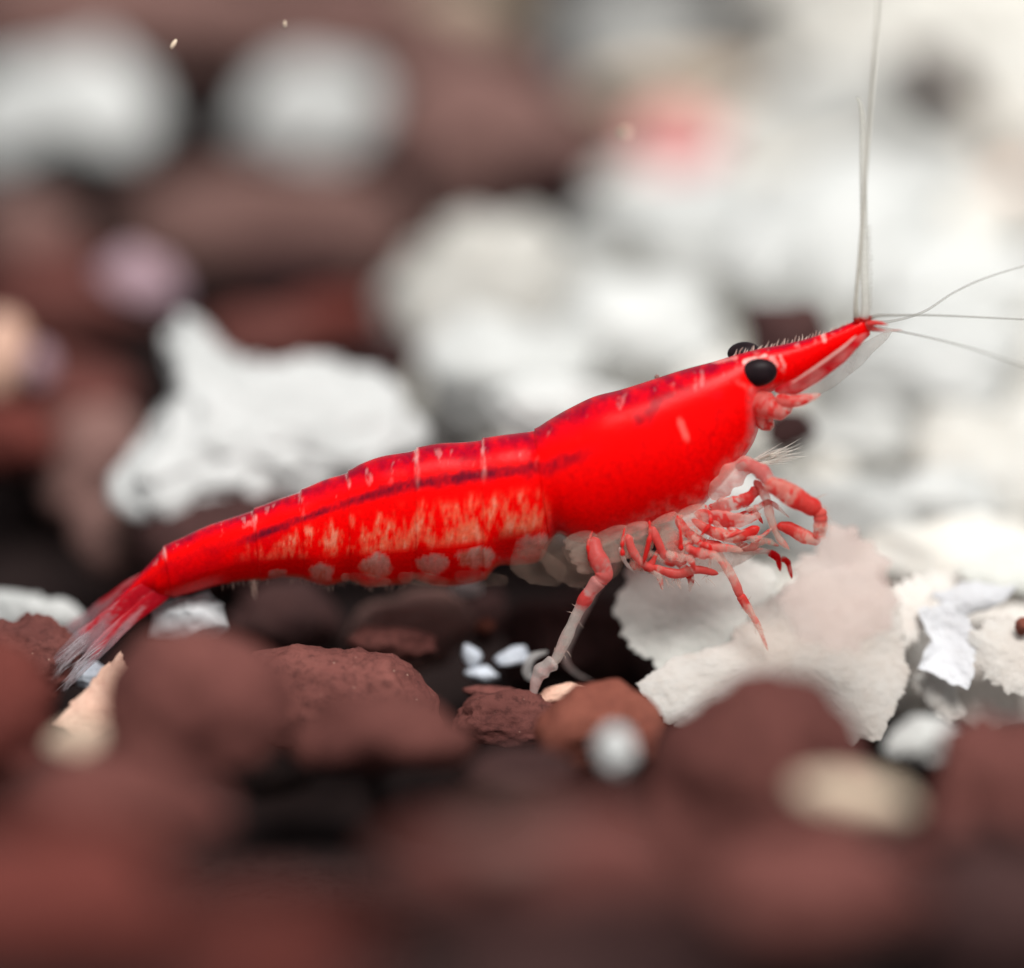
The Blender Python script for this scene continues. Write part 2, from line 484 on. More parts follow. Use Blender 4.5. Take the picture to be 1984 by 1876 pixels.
stone('dark filler pebble for the black hole right of the blurred oval white stone', 'dark', 775, 295, 45, 52, 3.6)  # shade of the hole made as a dark lump
# ---- the pale heap
stone('cream white stone at the left end of the pale heap', 'cream', 0, 0, 0, 0, 2.5, poly=[(715, 560), (790, 470), (900, 420), (1010, 410), (1090, 470), (1130, 600), (1060, 720), (880, 720), (760, 680)])
stone('white stone of the pale heap right above the shrimp back', 'white', 980, 740, 210, 130, 1.9)
stone('white stone of the pale heap behind the shrimp carapace', 'white', 1240, 640, 200, 130, 2.1)
stone('white stone of the pale heap below the pink stone', 'white', 1330, 470, 230, 140, 2.9)
stone('broad white stone of the pale heap behind the upright feelers', 'white', 1630, 480, 230, 180, 2.7)
stone('pink stone lying on the pale heap', 'pink', 1305, 285, 100, 82, 3.7)
stone('dim brown stone left of the pink stone', 'mauve', 1110, 300, 130, 90, 4.0)
stone('dark pebble beside the pink stone', 'dark', 1090, 330, 80, 60, 3.7)
stone('pale grey stone at the top edge left of the feelers', 'grey', 1230, 90, 190, 120, 5.0)
stone('dull tan stone between the pale grey stone and the pink stone', 'tan', 1330, 190, 200, 60, 4.6)
stone('off white stone behind the tip of the short feeler', 'grey', 1600, 240, 200, 120, 4.0)
stone('pale stone at the top edge behind the long feeler', 'cream', 1560, 40, 180, 70, 5.3)
stone('pale grey stone in the top right corner', 'grey', 1860, 40, 190, 90, 5.2)
stone('dark filler wedge for the shadow between the pale stones right of the feelers', 'dark', 1825, 160, 110, 42, 3.6, roll=-38, name='brown_stone')  # shadow between the pale stones built as a dark piece
stone('tan stone at the right edge under the dark filler wedge', 'tan', 1930, 270, 100, 80, 4.2)
stone('peach tinted stone at the right edge', 'peach', 1960, 410, 70, 80, 3.6)
stone('white stone of the pale heap at the right edge below the peach stone', 'white', 1880, 560, 170, 120, 2.5)
stone('dark brown block just above the shrimp snout', 'dark', 0, 0, 0, 0, 0.95, poly=[(1445, 600), (1590, 590), (1610, 640), (1590, 720), (1460, 720)], angular=0.6)
stone('white stone of the pale heap right of the shrimp snout', 'white', 1770, 730, 210, 130, 1.9)
stone('small dark filler pebble for the shaded gap under the shrimp chin', 'dark', 1530, 832, 52, 46, 0.8)  # gap shade under the chin put in as a dark lump
stone('pale grey stone behind the shrimp mouthparts', 'grey', 1660, 870, 150, 90, 1.75)
stone('cream stone at the right edge above the shell flakes', 'cream', 1900, 910, 170, 140, 1.5)
stone('white stone behind the bent claws of the shrimp', 'white', 1640, 1010, 170, 110, 1.2)
stone('pale grey stone behind the shrimp front legs', 'grey', 1400, 1000, 140, 100, 1.0)
stone('cream stone behind the white curled flake', 'cream', 1880, 1090, 200, 100, 0.9)
stone('low white stone of the pale heap touching the shrimp shoulder', 'white', 1090, 800, 140, 90, 1.2)
stone('grey white stone of the pale heap between carapace and pink stone', 'grey', 1120, 560, 130, 110, 2.9)
stone('white stone of the pale heap right behind the far eye', 'cream', 1400, 760, 130, 90, 1.3)
stone('white stone of the pale heap left of the upright feelers', 'white', 1480, 520, 120, 90, 2.4)
stone('white stone of the pale heap crossed by the thin feelers', 'white', 1850, 680, 170, 100, 2.2)
stone('pale stone of the heap far behind the bent claws', 'white', 1800, 990, 160, 100, 1.3)
stone('dim pale stone of the heap under the peach stone', 'grey', 1780, 380, 160, 110, 3.3)
# ---- stones level with the shrimp
stone('white stone at the left edge beside the tail fan', 'white', 0, 0, 0, 0, 0.55, poly=[(-60, 1140), (40, 1143), (90, 1160), (140, 1152), (172, 1185), (180, 1230), (60, 1240), (-60, 1230)], name='white_stone')
stone('pitted brown stone at the left edge touched by the tail fan', 'brown', 0, 0, 0, 0, 0.12, poly=[(-60, 1215), (60, 1200), (110, 1210), (150, 1245), (160, 1330), (90, 1380), (-60, 1380)], sub=5, rough=1.6)
stone('clear whitish quartz under the root of the tail fan', 'quartz', 0, 0, 0, 0, 0.16, poly=[(295, 1175), (340, 1152), (400, 1142), (450, 1160), (452, 1230), (380, 1260), (290, 1240)], angular=0.9)
stone('thin brown splinter left of the quartz', 'brown', 278, 1185, 12, 30, 0.2, roll=-25, name='brown_splinter')
stone('dark filler stone for the shaded gap below the shrimp abdomen', 'dark', 560, 1200, 120, 75, 0.75)  # shade of the gap under the body given as dark colour
stone('rough speckled brown stone in focus below the abdomen', 'brown', 0, 0, 0, 0, -0.05, poly=[(470, 1262), (560, 1246), (690, 1246), (770, 1262), (815, 1300), (850, 1360), (820, 1440), (640, 1460), (480, 1420)], sub=5, rough=0.9, rd=110)
stone('mauve brown stone right behind the speckled one', 'mauve', 0, 0, 0, 0, 0.55, poly=[(640, 1250), (690, 1180), (780, 1145), (900, 1150), (930, 1220), (880, 1300), (760, 1320)], sub=4)
stone('low brown stone on top of the mauve one', 'brown', 760, 1248, 90, 36, 0.28, roll=-8)
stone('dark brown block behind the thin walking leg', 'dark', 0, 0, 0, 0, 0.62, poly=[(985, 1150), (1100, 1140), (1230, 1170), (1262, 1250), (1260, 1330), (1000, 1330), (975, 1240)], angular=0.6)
stone('dark upright stone between mauve stone and dark block', 'dark', 940, 1200, 42, 66, 0.7)
stone('brown stone where the thin walking leg stands', 'brown', 985, 1400, 110, 60, 0.02, sub=5)
stone('small orange pebble left of the dark block', 'orange', 940, 1212, 20, 14, 0.35, name='orange_pebble')
for (x, y, rx, ry, rl, nm) in [(915, 1270, 17, 28, 20, 'upper left of the three bluish white chips'), (995, 1275, 36, 20, 14, 'right one of the three bluish white chips'), (935, 1305, 36, 18, -6, 'lowest of the three bluish white chips')]:
    stone(nm + ' beside the walking leg', 'bluewhite', x, y, rx, ry, 0.25, roll=rl, sub=3, cat='stone chip', group='bluish white chips by the leg')
stone('flat brown sliver under the bluish white chips', 'brown', 965, 1345, 75, 16, 0.1, roll=-8, name='brown_sliver')
stone('orange peach sliver at the foot of the walking leg', 'peach', 1085, 1347, 45, 22, 0.05, roll=12, name='peach_sliver', sub=4)
stone('bluish grey chip under the tips of the tail fan', 'bluewhite', 176, 1308, 34, 28, 0.12, roll=-20, angular=0.5, cat='stone chip', group='stones of the gravel bed')
stone('blurred tan pebble below the peach shard', 'tan', 150, 1440, 62, 42, -1.2)
# ---- foreground stones
stone('large soft brown stone rising in front of the quartz', 'brown', 0, 0, 0, 0, -1.1, poly=[(190, 1400), (210, 1300), (275, 1228), (390, 1208), (500, 1238), (562, 1315), (555, 1420), (470, 1495), (300, 1500)], angular=0.2, rough=0.8)
stone('blurred brown stone in front of the speckled one', 'brown', 0, 0, 0, 0, -0.9, poly=[(540, 1430), (620, 1352), (750, 1335), (870, 1372), (925, 1440), (870, 1495), (720, 1500), (580, 1490)], angular=0.3)
stone('blurred brown stone left of the black hollow in front', 'brown', 235, 1555, 195, 105, -2.0, roll=-8, angular=0.2)
stone('blurred dark red stone at the left edge below the tail fan', 'red', 0, 0, 0, 0, -0.95, poly=[(-120, 1260), (0, 1232), (70, 1258), (112, 1330), (112, 1430), (60, 1510), (-120, 1540)], angular=0.2)
stone('orange brown stone between walking leg and blurred dome', 'orange', 0, 0, 0, 0, -0.32, poly=[(1035, 1410), (1060, 1360), (1120, 1325), (1190, 1318), (1245, 1345), (1275, 1400), (1280, 1480), (1150, 1500), (1040, 1480)], sub=4)
stone('blurred brown dome in front of the shell flakes', 'brown', 0, 0, 0, 0, -1.0, poly=[(1235, 1510), (1262, 1420), (1338, 1345), (1430, 1295), (1490, 1285), (1560, 1316), (1650, 1380), (1697, 1460), (1720, 1570), (1640, 1680), (1300, 1680)], seed=431, angular=0.3, rough=0.8)
stone('blurred brown stone at the right edge under the flakes', 'brown', 0, 0, 0, 0, -1.1, poly=[(1755, 1680), (1790, 1540), (1840, 1420), (1900, 1390), (2080, 1400), (2120, 1560), (2060, 1700), (1850, 1720)], angular=0.3)
stone('small bright white bead in front of the orange brown stone', 'bright', 1193, 1456, 36, 46, -1.15, angular=0.1, name='white_bead')
stone('translucent grey white pebble right of the dome', 'grey', 1795, 1440, 85, 56, -0.7, angular=0.5, name='grey_pebble', roll=8)
stone('blurred elongated tan pebble under the dome', 'tan', 1660, 1545, 115, 44, -1.9, roll=-12, angular=0.2)
stone('dark filler stone for the shaded gap left of the white bead', 'dark', 1010, 1500, 120, 60, -0.9)  # dark lump placed to make the gap look shaded
stone('wide blurred brown stone low in the middle', 'brown', 0, 0, 0, 0, -2.9, poly=[(690, 1690), (800, 1610), (1000, 1570), (1230, 1575), (1370, 1650), (1330, 1760), (1050, 1800), (780, 1770)], angular=0.2, rough=0.7)
stone('blurred pale pinkish pebble low in front', 'mauve', 975, 1622, 85, 36, -3.2)
stone('blurred brown stone below the tan pebble', 'brown', 1560, 1730, 230, 130, -2.6, angular=0.2)
stone('large blurred red stone in the bottom left corner', 'red', 90, 1745, 270, 150, -3.0, angular=0.2)
stone('blurred red brown stone along the bottom edge left of centre', 'red', 500, 1860, 230, 110, -3.5, angular=0.2)
stone('dim blurred stone along the bottom edge in the middle', 'dark', 1120, 1880, 300, 80, -3.4)
stone('dark blurred stone in the bottom right corner', 'dark', 1930, 1780, 190, 150, -2.5)

# ------------------------------------------------------------------ shell flakes
def flake(label, mat, poly, d, tilt=(0, 0), thick=11, bow=14, seed=1, jag=5.0, name='shell_flake', rings=60, wave=5):
    """thin curved fragment of shell with a broken edge"""
    q = np.asarray(poly, float)
    # broken edge: subdivide the outline and displace
    rs = np.random.RandomState(seed)
    n = 420
    seg = np.hypot(*(np.roll(q, -1, 0) - q).T)
    cum = np.concatenate([[0], np.cumsum(seg)])
    t = np.linspace(0, cum[-1], n, endpoint=False)
    qq = np.vstack([q, q[:1]])
    X = np.interp(t, cum, qq[:, 0]); Y = np.interp(t, cum, qq[:, 1])
    ctr = q.mean(0)
    dx, dy = X - ctr[0], Y - ctr[1]
    r = np.hypot(dx, dy)
    e = fbm(np.stack([X * 0.022, Y * 0.022, np.full(n, seed * 3.7)], 1), 4, 0.55) * 1.7
    e = e + 0.35 * np.sign(noise(np.stack([X * 0.045, Y * 0.045, np.full(n, seed * 1.7)], 1)))
    chip = jag * e / r
    us = np.linspace(0, 1, rings) ** 0.8
    us[0] = 0.004
    V = []
    s = (DIST + d) / DIST
    c = P(ctr[0], ctr[1], d)
    for side in (0, 1):
        rr = us if side == 0 else us[::-1]
        for u in rr:
            x, y = dx * u * (1 + chip * u ** 9), -dy * u * (1 + chip * u ** 9)
            pp = np.stack([x * 0.012, y * 0.012, np.full(n, seed * 1.3)], 1)
            h = bow * (u * u) + wave * noise(pp) * 2.2 + 0.35 * wave * fbm(pp * 5, 3)
            h = h + tilt[0] * x + tilt[1] * y
            th = thick * (0.5 + 0.5 * math.sqrt(max(0.0, 1 - u ** 6)))
            h = h + (-th / 2 if side == 0 else th / 2)
            V.append(RIGHT * (x * K * s)[:, None] + UP * (y * K * s)[:, None] + FWD * (h * K * s)[:, None])
    o = link(name, np.vstack(V), grid_faces(2 * rings, n), M[mat])
    o.location = Vector(c)
    return tag(o, label, 'shell flake', 'shell flakes beside the shrimp')

flake('grey jagged shell flake behind the front legs', 'flakegrey', [(1195, 1185), (1215, 1110), (1300, 1070), (1420, 1070), (1500, 1100), (1520, 1220), (1400, 1290), (1290, 1312), (1222, 1250)], 0.20, (0.0, 0.25), seed=3, jag=9)
flake('large cream shell flake behind the blurred dome', 'flake', [(1235, 1325), (1300, 1275), (1400, 1245), (1500, 1160), (1600, 1095), (1700, 1095), (1745, 1180), (1760, 1300), (1745, 1370), (1700, 1430), (1500, 1460), (1270, 1400)], 0.08, (0.08, 0.35), seed=5, bow=20, jag=8)
flake('pinkish ragged flake standing up right beside the bent claws', 'flakepink', [(1505, 1170), (1545, 1100), (1585, 1058), (1608, 1012), (1650, 1020), (1700, 1050), (1728, 1110), (1735, 1200), (1660, 1260), (1540, 1240)], -0.42, (0.0, 0.3), seed=9, jag=9, wave=3)
flake('broad cream flake at the right edge', 'flake', [(1700, 1180), (1820, 1110), (2060, 1090), (2080, 1380), (1900, 1420), (1790, 1360), (1750, 1290)], 0.35, (0.0, 0.5), seed=12, bow=16)
flake('small pale flake with a cracked edge beside the large cream one', 'flake', [(1772, 1310), (1800, 1290), (1850, 1330), (1870, 1380), (1840, 1410), (1800, 1370)], 0.18, (0.0, 0.3), seed=14, thick=8)
flake('white curled flake lying on the broad cream one', 'flakewhite', [(1775, 1180), (1830, 1165), (1880, 1200), (1888, 1270), (1870, 1335), (1830, 1320), (1775, 1295), (1800, 1240)], 0.16, (0.05, 0.3), seed=17, thick=10, bow=-16)
flake('thin white flake above the curled one at the right edge', 'flakewhite', [(1800, 1150), (1880, 1130), (1975, 1135), (1950, 1170), (1880, 1195), (1830, 1185)], 0.22, (0.0, 0.4), seed=19, thick=7)
flake('cream flake with a ragged lower edge under the tiny orange pebble', 'flake', [(1880, 1225), (1940, 1200), (2030, 1210), (2040, 1330), (1975, 1345), (1905, 1320)], 0.10, (0.0, 0.35), seed=23, thick=8, jag=7)
flake('pale flake sliver between the large cream flake and the curled one', 'flake', [(1725, 1150), (1775, 1120), (1815, 1140), (1800, 1200), (1765, 1260), (1735, 1230)], 0.20, (0.0, 0.35), seed=27, thick=8, jag=10)
flake('grey white flake at the right edge above the thin white one', 'flakegrey', [(1850, 1095), (1930, 1075), (2040, 1080), (2040, 1150), (1940, 1150), (1870, 1130)], 0.40, (0.0, 0.5), seed=29, thick=8, jag=7)
flake('peach shard left of the big blurred brown stones', 'peach', [(105, 1400), (150, 1350), (190, 1302), (228, 1264), (250, 1300), (240, 1390), (180, 1440)], -0.25, (0.1, 0.4), seed=33, thick=14, jag=4, name='peach_shard')
stone('tiny orange pebble on the right edge by the flakes', 'orange', 1982, 1212, 16, 18, 0.1, name='orange_pebble')
stone('white pebble just under the shrimp abdomen', 'white', 905, 1140, 32, 18, 0.4)

# ------------------------------------------------------------------ the shrimp
shrimp = bpy.data.objects.new('shrimp', None)
C.objects.link(shrimp)
shrimp.location = Vector(B(1030, 1390, 0))
tag(shrimp, 'bright red shrimp walking over brown stones with feelers raised', 'shrimp')
bpy.context.view_layer.update()

RED = np.array([0.94, 0.0010, 0.0012])
DEEP = np.array([0.40, 0.001, 0.006])
MAG = np.array([0.26, 0.001, 0.016])
GUT = np.array([0.085, 0.004, 0.016])
PALE = np.array([0.95, 0.175, 0.085])
CLEAR = np.array([0.86, 0.72, 0.60])
WHT = np.array([0.85, 0.55, 0.52])

ST = np.array([  # dorsal x,y  ventral x,y  half width   (tail to head)
    (150, 1224, 154, 1229, 5), (205, 1181, 216, 1196, 13), (262, 1122, 285, 1150, 24), (298, 1083, 312, 1160, 34), (316, 1064, 335, 1156, 40),
    (350, 1046, 375, 1146, 46), (400, 1021, 420, 1134, 52), (450, 1003, 465, 1126, 57), (492, 989, 505, 1124, 60), (540, 968, 550, 1118, 64),
    (582, 953, 590, 1122, 68), (630, 930, 632, 1134, 72), (674, 916, 680, 1124, 77), (700, 901, 710, 1136, 80), (740, 885, 750, 1134, 84),
    (790, 876, 790, 1130, 88), (805, 872, 806, 1122, 89), (850, 861, 845, 1134, 92), (900, 857, 890, 1134, 95), (932, 853, 935, 1124, 97),
    (970, 845, 965, 1096, 98), (1000, 840, 1005, 1094, 99), (1028, 836, 1048, 1084, 99), (1042, 832, 1078, 1034, 101), (1065, 817, 1110, 1047, 106),
    (1100, 796, 1150, 1053, 110), (1150, 771, 1200, 1043, 113), (1200, 757, 1250, 1024, 112), (1250, 741, 1300, 1008, 108), (1300, 724, 1350, 990, 101),
    (1340, 712, 1390, 947, 93), (1375, 703, 1425, 907, 84), (1405, 694, 1455, 867, 73), (1425, 688, 1470, 830, 63), (1440, 684, 1474, 795, 54),
    (1455, 680, 1480, 772, 47), (1480, 674, 1500, 757, 42), (1510, 669, 1528, 750, 40), (1550, 660, 1560, 732, 36), (1600, 645, 1605, 700, 30),
    (1640, 629, 1648, 676, 26), (1666, 618, 1676, 658, 21), (1677, 620, 1686, 648, 14), (1681, 627, 1686, 640, 6)], float)
JOINTS = [316, 491, 582, 674, 806, 934, 1036]

def seg_line(X, Y, pts):
    """distance from points to a polyline, and the position along it (0..1)"""
    best = np.full(X.shape, 1e9); pos = np.zeros(X.shape)
    pts = np.asarray(pts, float); L = len(pts) - 1
    for i in range(L):
        a, b = pts[i], pts[i + 1]
        ab = b - a
        t = np.clip(((X - a[0]) * ab[0] + (Y - a[1]) * ab[1]) / (ab @ ab), 0, 1)
        dd = np.hypot(X - a[0] - t * ab[0], Y - a[1] - t * ab[1])
        m = dd < best
        best = np.where(m, dd, best); pos = np.where(m, (i + t) / L, pos)
    return best, pos

def lerp(a, b, t):
    return a * (1 - t)[..., None] + b * t[..., None]

def make_body():
    NS, NV = 820, 112
    S = catmull(ST, 4000)
    # even spacing along the back
    ds = np.hypot(np.diff(S[:, 0] + S[:, 2]), np.diff(S[:, 1] + S[:, 3]))
    cs = np.concatenate([[0], np.cumsum(ds)])
    tt = np.linspace(0, cs[-1], NS)
    S = np.stack([np.interp(tt, cs, S[:, i]) for i in range(5)], 1)
    xd = S[:, 0]
    # each ring of shell overlaps the one behind it: a saw-tooth step at every joint
    lip = np.zeros(NS)
    jj = JOINTS + [1440]
    for a, b in zip(jj[:-1], jj[1:]):
        m = (xd >= a) & (xd < b)
        u = (xd[m] - a) / (b - a)
        lip[m] = (1 - u) ** 2.5
    amp = 4.5
    th = np.linspace(0, 2 * math.pi, NV, endpoint=False)
    T = (1 - np.cos(th)) / 2
    X = S[:, 0:1] * (1 - T) + S[:, 2:3] * T
    Y = S[:, 1:2] * (1 - T) + S[:, 3:4] * T
    # outward push from the lip
    cx, cy = (S[:, 0] + S[:, 2]) / 2, (S[:, 1] + S[:, 3]) / 2
    h = np.hypot(S[:, 0] - S[:, 2], S[:, 1] - S[:, 3]) / 2
    sc_ = 1 + (amp * lip / np.maximum(h, 20))[:, None] * (0.4 + 0.6 * (T < 0.5))
    X = cx[:, None] + (X - cx[:, None]) * sc_
    Y = cy[:, None] + (Y - cy[:, None]) * sc_
    # shell is full at the sides, keeled a little along the back
    abd = sstep(1060, 1000, S[:, 0])[:, None]
    sn = np.sin(th)
    shape = np.sign(sn) * np.abs(sn) ** (0.82)
    low = sstep(0.72, 1.0, T)
    W = S[:, 4:5] * shape * (1 - 0.25 * low * abd) + amp * lip[:, None] * shape
    yy = W * K
    V = B(X, Y, yy).reshape(-1, 3)
    # ---- pigment
    Xf, Yf = X.ravel(), Y.ravel()
    Tf = np.tile(T, NS)
    side = np.tile(np.sign(sn + 1e-9), NS)
    q = np.stack([Xf, Yf, 300 + 40 * side], 1)
    n_big = fbm(q / 60.0, 4)
    n_mid = fbm(q / 22.0, 4)
    n_str = fbm(q * np.array([1 / 20.0, 1 / 42.0, 1 / 60.0]), 5, 0.58)
    n_fin = fbm(q / 7.0, 3, 0.6)
    col = np.tile(RED, (len(Xf), 1))
    alpha = np.ones(len(Xf))
    carap = sstep(1030, 1075, Xf)
    # the tail end and the last rings are a deeper red
    col = lerp(col, np.tile(DEEP, (len(Xf), 1)), np.clip(sstep(640, 420, Xf) * (0.55 + 0.5 * n_big), 0, 1) * sstep(0.22, 0.4, Tf) * (1 - sstep(0.72, 0.85, Tf)))
    # back is crimson
    col = lerp(col, np.tile(MAG, (len(Xf), 1)), np.clip(sstep(0.24, 0.03, Tf) * (0.85 + 0.4 * n_mid), 0, 1))
    # pale mottled muscle on the lower flank of the rings
    below, _ = seg_line(Xf, Yf, [(400, 1075), (500, 1035), (640, 1000), (760, 965), (860, 950), (960, 940), (1060, 930)])
    gl = np.interp(Xf, [400, 500, 640, 760, 860, 960, 1060], [1075, 1035, 995, 965, 950, 940, 930])
    lo = np.interp(Xf, [400, 500, 640, 760, 860, 960, 1075], [1100, 1088, 1082, 1072, 1062, 1050, 1030])
    v = (Yf - gl) / np.maximum(lo - gl, 1)
    flank = sstep(0.05, 0.45, v) * sstep(1.02, 0.85, v) * sstep(440, 620, Xf) * (1 - carap)
    mott = np.clip(flank * sstep(-0.15, 0.75, n_str + 0.55 * v - 0.25 + 0.25 * sstep(600, 950, Xf)), 0, 1)
    col = lerp(col, np.tile(PALE, (len(Xf), 1)), np.clip(mott * 0.85, 0, 0.9))
    col = lerp(col, np.tile(np.array([0.95, 0.34, 0.23]), (len(Xf), 1)), np.clip(flank * sstep(0.25, 0.95, n_str + 0.15 * n_fin), 0, 0.6))
    alpha = alpha - 0.12 * mott
    # clear round windows between the swimmeret roots
    for (wx, wy, rx, ry) in [(1040, 1060, 42, 28), (925, 1080, 42, 22), (838, 1092, 34, 22), (727, 1096, 36, 25), (622, 1110, 27, 22), (537, 1116, 24, 15)]:
        dd = np.hypot((Xf - wx) / rx, np.where(Yf > wy, 0.85, 1.0) * (Yf - wy) / ry) / 0.88 + 0.30 * n_mid + 0.10 * n_str
        k = sstep(1.15, 0.70, dd) * np.clip(0.70 + 0.5 * n_str, 0.15, 0.95)
        c2 = lerp(np.tile(CLEAR, (len(Xf), 1)), np.tile(PALE, (len(Xf), 1)), np.clip(0.25 + 0.8 * n_str + 0.5 * (Yf - wy) / ry, 0, 1) * 0.85)
        col = lerp(col, c2, k)
        alpha = alpha * (1 - 0.45 * k)
    # lower hem, thin and orange
    hem = sstep(0.93, 0.995, Tf) * (1 - carap) * sstep(420, 520, Xf)
    col = lerp(col, np.tile(np.array([0.75, 0.12, 0.06]), (len(Xf), 1)), hem * 0.8)
    alpha = alpha * (1 - 0.35 * hem)
    # gut showing through
    dg, pg = seg_line(Xf, Yf, [(395, 1078), (470, 1050), (560, 1015), (640, 985), (700, 967), (740, 952), (800, 938), (870, 929), (940, 918), (1000, 911), (1060, 905), (1120, 885), (1185, 855)])
    wid = 9.5 * (0.75 + 0.5 * sstep(0.2, 0.6, pg)) * (1 + 0.45 * n_mid)
    gut = sstep(1.7, 0.25, dg / np.maximum(wid, 3)) * np.clip(0.72 + 0.35 * n_big + 0.25 * n_fin, 0, 1) * sstep(1.0, 0.86, pg) * sstep(0, 0.15, pg)
    col = lerp(col, np.tile(GUT, (len(Xf), 1)), np.clip(gut, 0, 0.92))
    d2, p2 = seg_line(Xf, Yf, [(1240, 812), (1262, 792), (1285, 772), (1320, 760), (1390, 762)])
    k2 = sstep(1.6, 0.2, d2 / (14 * (1 + 0.6 * n_mid))) * (0.72 - 0.42 * p2) * np.clip(0.8 + 0.8 * n_big, 0, 1)
    col = lerp(col, np.tile(GUT, (len(Xf), 1)), np.clip(k2, 0, 0.8))
    # pale joints; wet glints on joints and back painted in as pale flecks
    jm = np.zeros(len(Xf))
    for j in JOINTS:
        jx = j + (Tf * 14)
        jm = np.maximum(jm, sstep(6.0, 1.0, np.abs(Xf - jx + 3 * n_mid)) * sstep(0.34, 0.12, Tf) * np.clip(0.25 + 0.9 * n_str, 0, 1))
    fl = sstep(0.55, 0.85, n_str + 0.4 * n_mid) * sstep(0.02, 0.06, Tf) * sstep(0.26, 0.14, Tf) * 0.7
    col = lerp(col, np.tile(WHT, (len(Xf), 1)), np.clip(jm * 0.7 + fl * 0.28, 0, 0.8))
    # short pale streak on the cheek
    d3, _ = seg_line(Xf, Yf, [(1318, 818), (1330, 848)])
    col = lerp(col, np.tile(np.array([0.9, 0.12, 0.10]), (len(Xf), 1)), sstep(9, 3, d3))
    # uneven pigment of the carapace
    dots = carap * sstep(0.15, 0.8, n_mid + 0.6 * n_fin) * 0.35 * sstep(0.1, 0.3, Tf)
    col = lerp(col, np.tile(DEEP, (len(Xf), 1)), dots * np.clip(0.5 + n_big, 0, 1))
    col = lerp(col, np.tile(DEEP, (len(Xf), 1)), carap * 0.45 * sstep(0.80, 0.98, Tf) * sstep(1330, 1180, Xf))
    # thin lower front edge of the carapace
    fe = sstep(0.80, 0.97, Tf) * sstep(1150, 1270, Xf) * sstep(1500, 1470, Xf)
    col = lerp(col, np.tile(np.array([0.86, 0.20, 0.16]), (len(Xf), 1)), fe * np.clip(0.15 + 1.1 * n_mid, 0, 0.85))
    # pinkish, thinner skin round the eye and under it
    hd = sstep(1440, 1475, Xf) * sstep(735, 765, Yf)
    col = lerp(col, np.tile(np.array([0.72, 0.16, 0.16]), (len(Xf), 1)), hd * np.clip(0.7 + 0.5 * n_mid, 0, 1))
    alpha = alpha * (1 - 0.3 * hd) * (1 - 0.45 * carap * sstep(0.93, 1.0, Tf) * sstep(1480, 1440, Xf))
    d4 = np.abs(np.hypot((Xf - 1470) / 46, (Yf - 720) / 36) - 1)
    col = lerp(col, np.tile(np.array([0.75, 0.18, 0.16]), (len(Xf), 1)), sstep(0.20, 0.02, d4) * np.clip(0.05 + 0.9 * n_mid, 0, 0.7))
    for ln, wd, kk in [([(1443, 702), (1462, 694), (1482, 690)], 4, 0.85), ([(1496, 697), (1503, 708)], 7, 0.6), ([(1592, 640), (1598, 660)], 3, 0.6), ([(1512, 690), (1520, 712)], 3, 0.5), ([(1380, 702), (1425, 694)], 4, 0.35)]:  # highlight above the eye painted into the colour, plus pale patches and joint marks
        d5, _ = seg_line(Xf, Yf, ln)
        col = lerp(col, np.tile(np.array([0.88, 0.42, 0.38]), (len(Xf), 1)), sstep(wd * 1.3, wd * 0.4, d5 + 3 * n_mid) * kk)
    # tail tip fades to clear
    tl = sstep(290, 170, Xf)
    col = lerp(col, np.tile(np.array([0.50, 0.03, 0.06]), (len(Xf), 1)), tl * 0.7)
    alpha = alpha * (1 - 0.3 * tl)
    col = np.clip(col, 0, 0.95)
    o = link('body', V, grid_faces(NS, NV), M['shell'], shrimp, np.concatenate([col, alpha[:, None]], 1))
    return o
make_body()

def tube_data(pts, rad, colfn, n=60, m=14, flat=1.0, nrm=None, seed=0, ring=0.0, ringn=0, rough=0.18):
    """tapered tube through grid points (px, py, y); radii in grid steps; flat squeezes it along nrm"""
    ctrl = np.array([list(B(p[0], p[1], p[2])) for p in pts])
    A = catmull(np.hstack([ctrl, np.asarray(rad, float)[:, None]]), n)
    c, r = A[:, :3], np.maximum(A[:, 3], 0.3) * K
    tt_ = np.linspace(0, 1, n)
    if not ring:
        r = r * np.minimum(1, 0.15 + np.sqrt(np.clip(np.minimum(tt_, 1 - tt_) / 0.10, 0, 1)))   # rounded ends
    t = np.linspace(0, 1, n)
    if ring:
        r = r * (1 + ring * np.cos(t * ringn * 2 * math.pi))
    if not ring:
        r = r * (1 + rough * noise(np.stack([t * 7, t * 0 + seed * 3.3, t * 0], 1)))
    tan = np.gradient(c, axis=0); tan /= np.linalg.norm(tan, axis=1)[:, None]
    n0 = np.array(nrm if nrm is not None else (0, 1, 0.12), float)
    e1 = n0 - tan * (tan @ n0)[:, None]; e1 /= np.linalg.norm(e1, axis=1)[:, None]
    e2 = np.cross(tan, e1)
    th = np.linspace(0, 2 * math.pi, m, endpoint=False)
    V = c[:, None, :] + (e1[:, None, :] * (np.cos(th) * flat)[None, :, None] + e2[:, None, :] * np.sin(th)[None, :, None]) * r[:, None, None]
    V = V.reshape(-1, 3)
    tv = np.repeat(t, m)
    col = colfn(tv, V, seed)
    return V, grid_faces(n, m), col

class Parts:
    def __init__(self): self.V, self.F, self.Cc, self.n = [], [], [], 0
    def add(self, V, F, col):
        self.V.append(V); self.F += [tuple(i + self.n for i in f) for f in F]; self.Cc.append(col); self.n += len(V)
    def build(self, name, mat, parent):
        return link(name, np.vstack(self.V), self.F, mat, parent, np.vstack(self.Cc))

